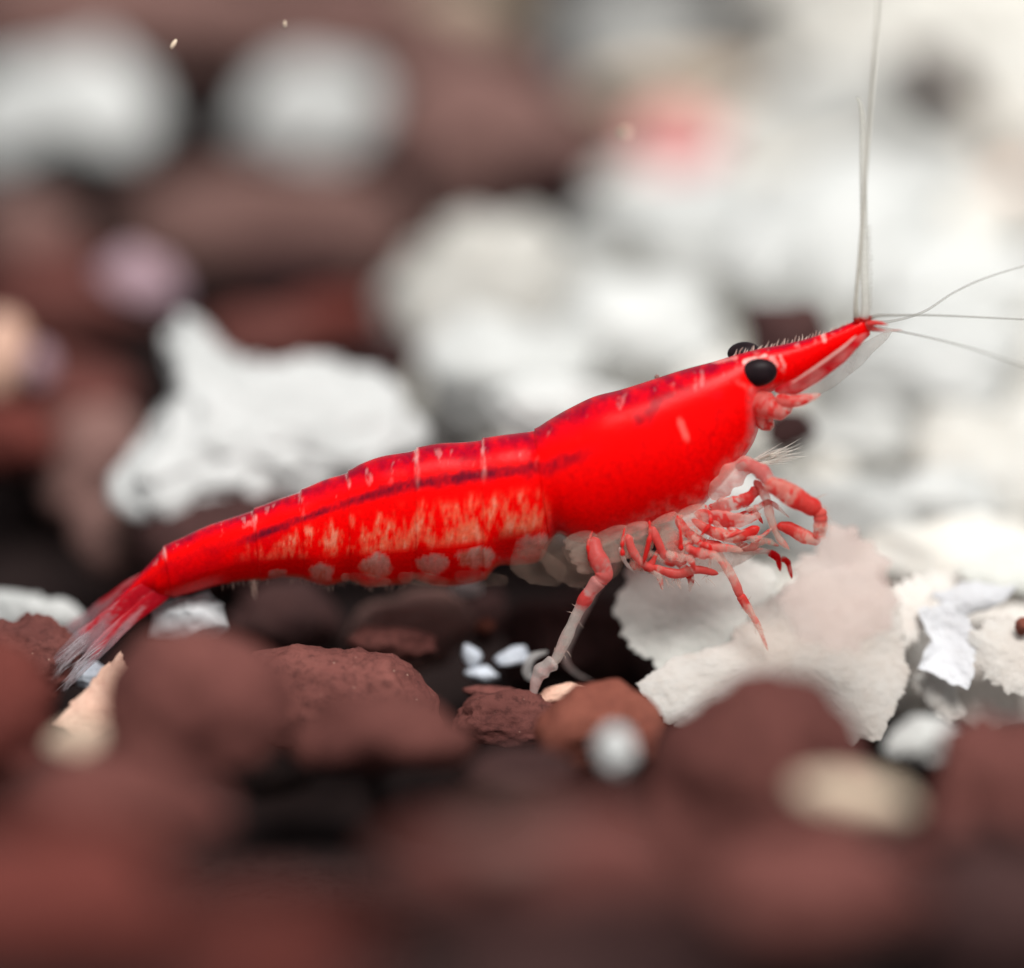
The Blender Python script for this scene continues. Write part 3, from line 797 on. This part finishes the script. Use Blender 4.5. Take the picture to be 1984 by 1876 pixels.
def limb_col(bands, base=(0.70, 0.55, 0.50), a0=0.35, a1=0.92, red=(0.74, 0.02, 0.018), blot=0.35, sc=30.0):
    """clear limb with red blotches; bands = [(position, half width, strength)]"""
    base, red = np.array(base), np.array(red)
    def f(t, V, seed):
        n = fbm(V * sc + seed * 5.1, 4, 0.6)
        k = np.clip(blot * sstep(0.0, 0.26, n) * 1.2, 0, 1)
        for (c, w_, s_) in bands:
            k = np.maximum(k, s_ * sstep(1.25, 0.55, np.abs(t - c) / w_ + 0.7 * n))
        k = np.clip(k, 0, 1)
        col = lerp(np.tile(base, (len(t), 1)), np.tile(red, (len(t), 1)), k)
        al = a0 + (a1 - a0) * k
        return np.concatenate([col, al[:, None]], 1)
    return f

def part(name, pts, rad, colfn, mat='limb', **kw):
    V, F, c = tube_data(pts, rad, colfn, **kw)
    return link(name, V, F, M[mat], shrimp, c)

def multi(name, lst, mat='limb', sub=None):
    first = None
    i_ = 0 if len(lst) > 3 else 1
    for (pts, rad, colfn, kw) in lst:
        if name in ('leg', 'claw'):
            rad = [q * (0.92 if (i_ == 0 and name == 'claw') or (name == 'leg' and len(lst) == 3) else 0.66) for q in rad]
            kw = dict(kw, flat=0.8)
        V, F, c = tube_data(pts, rad, colfn, **kw)
        o = link(name if first is None or sub is None else sub, V, F, M[mat], shrimp if first is None or sub is None else first, c)
        first = first or o
        bpy.context.view_layer.update()
    return first

# ---- eyes
def eye(cx, cy, y, rx, ry, rdep, roll):
    v, f = ico(4)
    c = B(cx, cy, y)
    a = math.radians(roll)
    x = v[:, 0] * rx; z = v[:, 2] * ry
    x, z = x * math.cos(a) - z * math.sin(a), x * math.sin(a) + z * math.cos(a)
    V = c + np.stack([x, v[:, 1] * rdep, z], 1) * K
    return link('eye', V, f, M['eye'], shrimp)
eye(1470, 722, -0.068, 36, 27, 20, 8)
eye(1440, 683, 0.085, 31, 20, 24, 8)
stalk = limb_col([(0.3, 0.5, 0.8)], a0=0.75)
part('eye_stalk', [(1500, 716, -0.01), (1492, 718, -0.03), (1482, 720, -0.05)], [15, 17, 16], stalk, n=16, m=20)
part('eye_stalk', [(1480, 704, 0.02), (1462, 697, 0.05), (1450, 690, 0.08)], [12, 13, 12], stalk, n=16, m=20)

# ---- scales beside the feeler bases, mouth region
def scale_col(t, V, seed):
    n = fbm(V * 20 + seed, 3)
    k = np.clip(0.75 + 0.5 * n - 0.25 * sstep(0.7, 1, t), 0, 1)
    col = lerp(np.tile(np.array([0.80, 0.35, 0.32]), (len(t), 1)), np.tile(np.array([0.66, 0.004, 0.015]), (len(t), 1)), k)
    return np.concatenate([col, (0.55 + 0.4 * k)[:, None]], 1)
def clear_col(a=0.22, c=(0.72, 0.68, 0.62)):
    def f(t, V, seed):
        n = fbm(V * 14 + seed, 3)
        return np.concatenate([np.tile(np.array(c), (len(t), 1)), np.clip(a + 0.12 * n, 0.03, 1)[:, None]], 1)
    return f
part('antennal_scale', [(1500, 758, -0.075), (1545, 748, -0.085), (1598, 714, -0.085), (1648, 675, -0.07), (1680, 645, -0.05)], [7, 14, 15, 11, 4], scale_col, n=50, m=14, flat=0.3)
part('antennal_scale', [(1530, 765, 0.06), (1590, 742, 0.07), (1660, 690, 0.07), (1730, 640, 0.06)], [10, 22, 20, 4], clear_col(0.30), n=50, m=14, flat=0.2)
part('scale_ridge', [(1532, 744, -0.105), (1580, 712, -0.112), (1630, 676, -0.098), (1660, 650, -0.075)], [1.5, 2.6, 2.6, 1.5], clear_col(0.85, (0.85, 0.55, 0.50)), n=30, m=8)
mouth = limb_col([(0.2, 0.25, 0.7), (0.6, 0.12, 0.6)], base=(0.90, 0.58, 0.50), a0=0.42, blot=0.8, sc=38)
multi('antenna_base', [
    ([(1462, 770, -0.05), (1490, 790, -0.08), (1515, 795, -0.09), (1535, 785, -0.09)], [24, 24, 17, 8], mouth, dict(n=34, m=18, seed=1)),
    ([(1500, 775, -0.08), (1535, 778, -0.10), (1565, 772, -0.10), (1590, 764, -0.09)], [13, 13, 9, 3], mouth, dict(n=30, m=14, seed=2)),
    ([(1470, 800, -0.05), (1485, 820, -0.06), (1500, 818, -0.06)], [16, 16, 7], mouth, dict(n=20, m=14, seed=4))])

# ---- feelers
def feeler_col(r0=0.06, a=0.55, c=(0.60, 0.57, 0.50)):
    def f(t, V, seed):
        k = sstep(r0, r0 * 0.4, t)
        col = lerp(np.tile(np.array(c), (len(t), 1)), np.tile(np.array([0.70, 0.03, 0.02]), (len(t), 1)), k)
        return np.concatenate([col, (a + 0.4 * k)[:, None]], 1)
    return f
part('feeler', [(1660, 622, -0.03), (1658, 590, -0.03), (1664, 520, -0.03), (1671, 430, -0.02), (1680, 300, -0.01), (1690, 170, 0.0), (1696, 90, 0.0), (1704, -40, 0.02)], [6, 4, 4, 3.6, 3.4, 3.2, 3, 2.6], feeler_col(0.05, 0.7, (0.70, 0.67, 0.60)), n=900, m=8, ring=0.22, ringn=150)
part('feeler', [(1674, 618, -0.02), (1677, 590, -0.02), (1675, 520, 0.0), (1674, 430, 0.03), (1672, 330, 0.06), (1672, 250, 0.1), (1668, 205, 0.12), (1660, 188, 0.13)], [9, 8.5, 8.5, 7.5, 7, 6.5, 5, 2], feeler_col(0.02, 0.5, (0.74, 0.72, 0.66)), n=300, m=10, ring=0.06, ringn=60)
part('feeler', [(1676, 620, 0.0), (1700, 612, 0.0), (1745, 611, 0.0), (1800, 611, 0.0), (1880, 614, 0.0), (2040, 622, 0.03)], [6, 3.6, 2.6, 2.2, 1.9, 1.5], feeler_col(0.16, 0.5, (0.46, 0.45, 0.41)), n=500, m=8, ring=0.2, ringn=110)
part('feeler', [(1676, 626, 0.03), (1730, 622, 0.05), (1790, 604, 0.1), (1850, 566, 0.15), (1920, 535, 0.2), (2040, 500, 0.25)], [5, 3, 2.5, 2.2, 2.0, 1.6], feeler_col(0.09, 0.38, (0.48, 0.47, 0.43)), n=300, m=8, ring=0.2, ringn=80)
part('feeler', [(1676, 632, 0.04), (1720, 638, 0.08), (1790, 652, 0.15), (1870, 672, 0.22), (1940, 694, 0.3), (2040, 730, 0.36)], [5, 3.2, 2.6, 2.4, 2.2, 1.8], feeler_col(0.09, 0.36, (0.52, 0.51, 0.47)), n=300, m=8, ring=0.15, ringn=80)
multi('feeler_scale', [
    ([(1676, 628, -0.03), (1700, 626, -0.04), (1722, 630, -0.04)], [6, 4.5, 1.5], limb_col([(0.4, 0.4, 0.9)], a0=0.4), dict(n=16, m=8)),
    ([(1676, 634, -0.02), (1710, 640, -0.03), (1750, 640, -0.03)], [6, 4, 1.2], limb_col([(0.2, 0.3, 0.8)], a0=0.3), dict(n=16, m=8))])

# ---- bristles: saw of the snout, feeler fringe, mouth
def hairs(name, specs, col, r0=1.1):
    p = Parts()
    fn = clear_col(*col)
    for (x0, y0, d0, x1, y1, d1) in specs:
        mx, my = (x0 + x1) / 2 + random.uniform(-2, 2), (y0 + y1) / 2 + random.uniform(-2, 2)
        p.add(*tube_data([(x0, y0, d0), (mx, my, (d0 + d1) / 2), (x1, y1, d1)], [r0, r0 * 0.8, 0.3], fn, n=6, m=5))
    o = p.build(name, M['limb'], shrimp)
    o['kind'] = 'stuff'
    return o
random.seed(5)
sp = []
for i in range(34):
    t = i / 33
    x = 1418 + t * 220
    y = np.interp(x, [1405, 1440, 1480, 1510, 1550, 1600, 1640], [694, 684, 674, 669, 660, 645, 628])
    l = random.uniform(6, 15) * (1.0 if t < 0.75 else 0.6)
    sp.append((x, y + 3, random.uniform(-.01, .01), x + random.uniform(3, 10), y - l, random.uniform(-.02, .02)))
hairs('snout_bristles', sp, (0.75, (0.80, 0.66, 0.58)), 1.5)
sp = []
for i in range(46):
    y = 600 - i * 3.6
    x = np.interp(y, [430, 520, 590, 620], [1681, 1684, 1685, 1683])
    sp.append((x, y, 0, x + random.uniform(5, 9), y - random.uniform(1, 5), 0))
hairs('feeler_bristles', sp, (0.5, (0.62, 0.60, 0.54)), 0.9)
sp = []
for i in range(40):
    a = random.uniform(0, 1)
    x0, y0 = 1450 + 40 * a + random.uniform(-8, 8), 905 - 20 * a + random.uniform(-8, 8)
    sp.append((x0, y0, -0.05, x0 + random.uniform(45, 95), y0 - random.uniform(4, 34), random.uniform(-.1, .05)))
hairs('mouth_bristles', sp, (0.55, (0.80, 0.78, 0.72)), 1.2)

# ---- walking legs and claws
LC = limb_col
multi('claw', sub='claw_segment', lst=[  # near claw arm, folded
    ([(1425, 905, -0.10), (1452, 902, -0.13), (1478, 916, -0.15), (1492, 938, -0.16)], [10, 14, 17, 15], LC([(0.55, 0.25, 0.65)], a0=0.45, blot=0.6), dict(n=40, m=16, seed=1)),
    ([(1480, 936, -0.16), (1510, 946, -0.17), (1550, 970, -0.17), (1592, 992, -0.17)], [13, 21, 22, 15], LC([(0.3, 0.2, 0.5), (0.8, 0.22, 0.9)], base=(0.92, 0.56, 0.44), a0=0.5, blot=0.8), dict(n=60, m=18, seed=2)),
    ([(1586, 984, -0.17), (1590, 1010, -0.17), (1586, 1046, -0.16)], [13, 15, 13], LC([(0.3, 0.25, 0.8)], base=(0.92, 0.56, 0.44), a0=0.5, blot=0.7), dict(n=40, m=16, seed=3)),
    ([(1590, 1048, -0.16), (1560, 1040, -0.15), (1530, 1024, -0.14), (1505, 1018, -0.14)], [12, 15, 14, 7], LC([(0.75, 0.3, 0.9)], base=(0.92, 0.45, 0.35), a0=0.5, blot=0.6), dict(n=40, m=16, seed=4))])
multi('claw', sub='claw_segment', lst=[
    ([(1340, 1006, -0.12), (1380, 1030, -0.13), (1430, 1040, -0.13), (1472, 1022, -0.13)], [9, 17, 19, 14], LC([(0.88, 0.16, 0.95), (0.15, 0.2, 0.8)], base=(0.90, 0.42, 0.32), a0=0.45, blot=0.75), dict(n=50, m=16, seed=8))])
multi('claw', sub='claw_segment', lst=[
    ([(1395, 1058, -0.06), (1440, 1070, -0.06), (1478, 1068, -0.06), (1500, 1072, -0.06)], [7, 9, 9, 8], LC([(0.95, 0.1, 0.9)], a0=0.4, blot=0.4), dict(n=30, m=12, seed=11)),
    ([(1490, 1070, -0.06), (1506, 1082, -0.06), (1512, 1108, -0.06)], [12, 11, 3], LC([(0.5, 0.6, 1.0)], a0=0.8, red=(0.75, 0.004, 0.01)), dict(n=24, m=12, seed=12)),
    ([(1512, 1082, -0.06), (1526, 1090, -0.06), (1535, 1122, -0.06)], [9, 9, 4], LC([(0.6, 0.5, 1.0)], a0=0.7, red=(0.75, 0.008, 0.01)), dict(n=24, m=12, seed=13))])
multi('leg', sub='leg_segment', lst=[  # long hind walking leg in front
    ([(1150, 1040, -0.13), (1155, 1075, -0.16), (1170, 1108, -0.17), (1160, 1130, -0.17)], [12, 18, 20, 15], LC([(0.25, 0.2, 0.7), (0.75, 0.12, 0.6)], base=(0.76, 0.42, 0.38), a0=0.55, blot=0.6), dict(n=40, m=16, seed=21)),
    ([(1166, 1118, -0.17), (1140, 1152, -0.17), (1118, 1190, -0.17), (1095, 1240, -0.17), (1072, 1290, -0.17)], [17, 16, 13, 12, 12], LC([(0.12, 0.14, 0.55), (0.32, 0.10, 0.9)], base=(0.84, 0.76, 0.70), a0=0.45, blot=0.15), dict(n=60, m=16, seed=22)),
    ([(1078, 1280, -0.17), (1050, 1300, -0.17), (1036, 1330, -0.17), (1030, 1388, -0.17)], [15, 17, 10, 3], LC([(0.6, 0.12, 0.2)], base=(0.82, 0.74, 0.70), a0=0.45, blot=0.2), dict(n=40, m=14, seed=23))])
multi('leg', sub='leg_segment', lst=[  # far hind leg, glassy
    ([(1185, 1040, 0.05), (1190, 1090, 0.08), (1150, 1150, 0.1), (1118, 1215, 0.1), (1095, 1270, 0.1), (1110, 1300, 0.1), (1150, 1322, 0.1)], [11, 12, 11, 9, 9, 6, 2], LC([(0.25, 0.08, 0.5)], base=(0.62, 0.55, 0.52), a0=0.38, blot=0.2), dict(n=70, m=14, seed=25)),
    ([(1062, 1262, 0.02), (1030, 1275, 0.0), (1022, 1305, 0.0), (1045, 1320, 0.0)], [5, 13, 14, 6], clear_col(0.45, (0.72, 0.70, 0.68)), dict(n=30, m=12, seed=26))])
multi('leg', sub='leg_segment', lst=[
    ([(1375, 1040, -0.10), (1392, 1075, -0.12), (1420, 1120, -0.12), (1436, 1160, -0.12)], [8, 12, 14, 12], LC([(0.9, 0.2, 0.75)], base=(0.90, 0.56, 0.46), a0=0.36, blot=0.45), dict(n=40, m=14, seed=31)),
    ([(1432, 1150, -0.12), (1450, 1180, -0.12), (1470, 1215, -0.12), (1488, 1262, -0.12)], [13, 12, 8, 3], LC([(0.12, 0.14, 0.9)], base=(0.92, 0.50, 0.40), a0=0.36, blot=0.5), dict(n=40, m=14, seed=32))])
multi('leg', sub='leg_segment', lst=[
    ([(1215, 1035, -0.14), (1226, 1068, -0.15), (1245, 1092, -0.15), (1270, 1105, -0.15)], [11, 12, 12, 10], LC([(0.2, 0.2, 0.7), (0.9, 0.2, 0.8)], base=(0.88, 0.46, 0.40), a0=0.36, blot=0.6), dict(n=40, m=14, seed=41)),
    ([(1262, 1098, -0.15), (1310, 1112, -0.15), (1350, 1104, -0.15), (1392, 1112, -0.15)], [11, 14, 13, 8], LC([(0.3, 0.2, 0.75), (0.85, 0.2, 0.85)], base=(0.90, 0.48, 0.40), a0=0.36, blot=0.7), dict(n=50, m=14, seed=42))])
multi('leg', sub='leg_segment', lst=[
    ([(1262, 1020, -0.13), (1275, 1050, -0.14), (1292, 1080, -0.14), (1330, 1092, -0.14)], [11, 13, 12, 8], LC([(0.3, 0.3, 0.8)], base=(0.88, 0.50, 0.44), a0=0.36, blot=0.6), dict(n=40, m=14, seed=43)),
    ([(1322, 1090, -0.14), (1360, 1066, -0.14), (1410, 1062, -0.14), (1440, 1068, -0.14)], [8, 13, 12, 5], LC([(0.3, 0.3, 0.6)], base=(0.90, 0.55, 0.46), a0=0.36, blot=0.6), dict(n=40, m=14, seed=44))])
multi('leg', sub='leg_segment', lst=[
    ([(1310, 1002, -0.11), (1330, 1030, -0.12), (1360, 1050, -0.12), (1400, 1056, -0.12)], [12, 15, 14, 9], LC([(0.2, 0.2, 0.8), (0.8, 0.15, 0.8)], base=(0.88, 0.46, 0.40), a0=0.36, blot=0.75), dict(n=40, m=14, seed=45)),
    ([(1200, 1060, -0.12), (1212, 1090, -0.12), (1232, 1112, -0.12)], [6, 6, 2], clear_col(0.7, (0.80, 0.76, 0.72)), dict(n=20, m=10, seed=46))])
multi('mouthpart', [
    ([(1380, 968, -0.07), (1405, 935, -0.10), (1440, 905, -0.10), (1462, 892, -0.09)], [16, 26, 20, 8], LC([(0.75, 0.1, 0.4)], base=(0.90, 0.56, 0.48), a0=0.42, a1=0.8, blot=0.3), dict(n=40, m=18, flat=0.3, seed=51, rough=0.3)),
    ([(1372, 985, -0.08), (1410, 978, -0.11), (1445, 968, -0.12), (1470, 945, -0.12)], [10, 15, 14, 10], LC([(0.85, 0.25, 0.85)], base=(0.90, 0.52, 0.44), a0=0.4, blot=0.8), dict(n=40, m=16, flat=0.5, seed=52, rough=0.35)),
    ([(1345, 995, -0.09), (1390, 1004, -0.12), (1440, 1008, -0.13), (1475, 996, -0.13)], [8, 16, 13, 5], LC([(0.3, 0.3, 0.4)], base=(0.90, 0.56, 0.48), a0=0.35, blot=0.8), dict(n=40, m=16, flat=0.4, seed=54, rough=0.4)),
    ([(1462, 930, -0.12), (1484, 965, -0.13), (1492, 1000, -0.13), (1508, 1040, -0.13), (1530, 1066, -0.13)], [9, 9, 8, 7, 3], LC([(0.08, 0.12, 0.8)], base=(0.90, 0.60, 0.50), a0=0.4, blot=0.4), dict(n=40, m=12, seed=55, rough=0.3)),
    ([(1280, 1030, -0.05), (1330, 1060, -0.05), (1400, 1080, -0.05), (1470, 1060, -0.05)], [16, 26, 26, 10], clear_col(0.32, (0.74, 0.58, 0.50)), dict(n=40, m=16, seed=53)),
    ([(1420, 1045, -0.10), (1450, 1062, -0.11), (1480, 1048, -0.11), (1510, 1058, -0.11)], [5, 8, 7, 3], LC([(0.3, 0.2, 0.6)], base=(0.74, 0.62, 0.52), a0=0.4, blot=0.5), dict(n=30, m=12, seed=56, rough=0.4))])

# ---- swimmerets: clear leaf-shaped paddles under the abdomen
for i, (x, y, x1, y1, r, al) in enumerate([(1105, 1035, 1195, 1115, 48, 0.13), (1060, 1050, 1150, 1122, 50, 0.13), (990, 1078, 1095, 1120, 38, 0.12), (880, 1116, 985, 1126, 16, 0.05), (770, 1118, 870, 1128, 14, 0.05), (660, 1118, 760, 1130, 13, 0.05)]):
    multi('swimmeret', [([(x, y, yo), ((x + x1) / 2, (y + y1) / 2, yo * 1.2), (x1, y1, yo * 1.2)], [r * 0.7, r, r * 0.6], clear_col(al * 0.85, (0.40, 0.28, 0.22)), dict(n=40, m=20, flat=0.25, seed=60 + i, rough=0.12)) for yo in (-0.09, 0.09)])
# ---- broad clear leg roots under the edge of the carapace
for i, (x, y, x1, y1, r, a, bl) in enumerate([(1118, 1030, 1140, 1112, 30, 0.13, 0.1), (1176, 1024, 1196, 1090, 34, 0.15, 0.25), (1230, 1010, 1238, 1106, 28, 0.15, 0.4), (1280, 1000, 1310, 1080, 32, 0.16, 0.5), (1338, 980, 1350, 1050, 28, 0.16, 0.4)]):
    multi('leg_root', [([(x, y, -0.10), ((x + x1) / 2 + 4, (y + y1) / 2, -0.13), (x1, y1, -0.14)], [r, r, r * 0.6], LC([], base=(0.86, 0.68, 0.56), a0=a, a1=0.6, blot=bl), dict(n=30, m=18, flat=0.35, seed=160 + i, rough=0.4)),
                       ([(x + r, y - 2, -0.13), (x + r - 9 + 5 * i, y + 30, -0.16), (x1 + r * 0.3, y1 - 12, -0.17)], [2.2, 3.2, 4.5], LC([(0.75, 0.35, 0.95)], base=(0.8, 0.3, 0.25), a0=0.35, blot=0.8), dict(n=24, m=10, seed=170 + i, rough=0.8))], sub='red_edge')
# ---- fine glassy limbs tangled under the mouth
rl = random.Random(21)
for i in range(12):
    x = rl.uniform(1215, 1470)
    y = np.interp(x, [1215, 1350, 1470], [1050, 1010, 960]) + rl.uniform(0, 45)
    a = rl.uniform(-0.5, 1.0); L1 = rl.uniform(35, 75); b = a + rl.choice((-1, 1)) * rl.uniform(0.6, 1.3); L2 = rl.uniform(25, 50)
    d0 = rl.uniform(-0.17, -0.04)
    p1 = (x + L1 * math.cos(a), y + L1 * math.sin(a)); p2 = (p1[0] + L2 * math.cos(b), p1[1] + L2 * math.sin(b))
    r_ = rl.uniform(4.5, 8)
    part('mouth_limb', [(x, y, d0), ((x + p1[0]) / 2, (y + p1[1]) / 2 + 3, d0 - .01), (p1[0], p1[1], d0 - .02), (p2[0], p2[1], d0 - .02)], [r_, r_ * 1.2, r_, 2], LC([(rl.uniform(.2, .9), 0.12, 0.9)], base=(0.90, 0.70, 0.60), a0=0.3, blot=rl.uniform(.5, .95)), n=44, m=10, seed=200 + i, rough=0.4)

# ---- tail fan
def fan_col(t, V, seed):
    al = V @ np.array([0.66, 0.0, 0.75]); pe = V @ np.array([0.75, 0.0, -0.66])
    n = fbm(np.stack([al * 5, pe * 45, np.full(len(t), seed * 2.3)], 1), 4, 0.6)
    k = np.clip(sstep(0.74, 0.22, t + 0.28 * n), 0, 1)
    col = lerp(np.tile(np.array([0.62, 0.50, 0.54]), (len(t), 1)), np.tile(np.array([0.60, 0.01, 0.025]), (len(t), 1)), k)
    pale = sstep(0.25, 0.7, n) * 0.6
    col = lerp(col, np.tile(np.array([0.80, 0.40, 0.42]), (len(t), 1)), pale)
    return np.concatenate([col, np.clip(0.16 + 0.70 * k + 0.25 * pale, 0.05, 0.95)[:, None]], 1)
multi('tail_blade', [
    ([(350, 1100, 0.0), (255, 1168, -0.05), (190, 1218, -0.09), (135, 1260, -0.13), (96, 1292, -0.14)], [20, 20, 22, 18, 5], fan_col, dict(n=60, m=20, flat=0.22, seed=1)),
    ([(352, 1120, 0.0), (262, 1190, -0.06), (210, 1238, -0.12), (165, 1285, -0.17), (122, 1340, -0.19)], [18, 16, 16, 13, 4], fan_col, dict(n=60, m=20, flat=0.25, seed=2)),
    ([(345, 1085, 0.02), (245, 1150, 0.07), (180, 1200, 0.10), (120, 1240, 0.12), (80, 1272, 0.13)], [14, 20, 22, 18, 5], fan_col, dict(n=60, m=20, flat=0.22, seed=3)),
    ([(350, 1110, 0.02), (250, 1180, 0.10), (190, 1230, 0.14), (140, 1268, 0.16), (104, 1310, 0.17)], [12, 17, 17, 13, 4], fan_col, dict(n=60, m=20, flat=0.25, seed=4))])
sp = []
for (xa, ya, xb, yb, y, n) in [(150, 1236, 120, 1290, -0.13, 46), (120, 1240, 84, 1270, 0.12, 36), (172, 1268, 132, 1318, -0.18, 40), (150, 1250, 105, 1300, 0.15, 26)]:
    for i in range(n):
        a = random.random()
        x0, y0 = xa + (xb - xa) * a, ya + (yb - ya) * a
        sp.append((x0 + random.uniform(10, 40), y0 - random.uniform(10, 30), y, x0 - random.uniform(12, 34), y0 + random.uniform(14, 40), y * 1.1))
hairs('tail_bristles', sp, (0.34, (0.72, 0.66, 0.68)), 0.75)
sp = []
for i in range(70):
    x = random.uniform(430, 900)
    y = np.interp(x, ST[:, 2], ST[:, 3])
    sp.append((x, y - 4, -0.02, x + random.uniform(-5, 5), y + random.uniform(5, 16), -0.02))
for i in range(8):
    x = random.uniform(485, 500)
    sp.append((x, 1122, -0.04, x + random.uniform(-3, 3), 1122 + random.uniform(25, 48), -0.04))
hairs('belly_bristles', sp, (0.4, (0.62, 0.45, 0.38)), 0.9)

sp = []
for ln, yy, cnt in [([(1492, 930), (1550, 952), (1592, 976)], -0.17, 26), ([(1600, 990), (1602, 1045)], -0.17, 14), ([(1166, 1120), (1118, 1190), (1072, 1290)], -0.17, 26), ([(1262, 1108), (1310, 1122), (1392, 1120)], -0.15, 26), ([(1430, 1150), (1470, 1215)], -0.12, 14), ([(1340, 1020), (1430, 1056), (1472, 1040)], -0.13, 20)]:
    ln = np.array(ln, float)
    for i in range(cnt):
        a = catmull(ln, 60)[random.randrange(60)]
        sp.append((a[0] + random.uniform(-12, 12), a[1] + random.uniform(-5, 5), yy, a[0] + random.uniform(-22, 22), a[1] + random.uniform(8, 24) * random.choice((1, 1, -0.6)), yy))
hairs('leg_bristles', sp, (0.5, (0.80, 0.62, 0.54)), 0.9)

# ------------------------------------------------------------------ specks drifting in the water
for (x, y, rx, ry, d, rl, lb) in [(336, 86, 5, 12, -0.15, -32, 'larger pale speck drifting in the water above the tail'), (552, 47, 3, 8, 0.1, 5, 'thin pale speck drifting near the top edge'),
                                  (1212, 258, 10, 10, 0.6, 0, 'faint pale speck drifting left of the pink stone'), (1273, 731, 6, 6, 0.0, 0, 'tiny dark crumb sitting on the shrimp back')]:
    stone(lb, 'mauve' if 'dark' in lb else 'tan', x, y, rx, ry, d, sub=2, roll=rl, name='drifting_speck' if 'dark' not in lb else 'dark_crumb', cat='speck', group='specks in the water', rd=4)
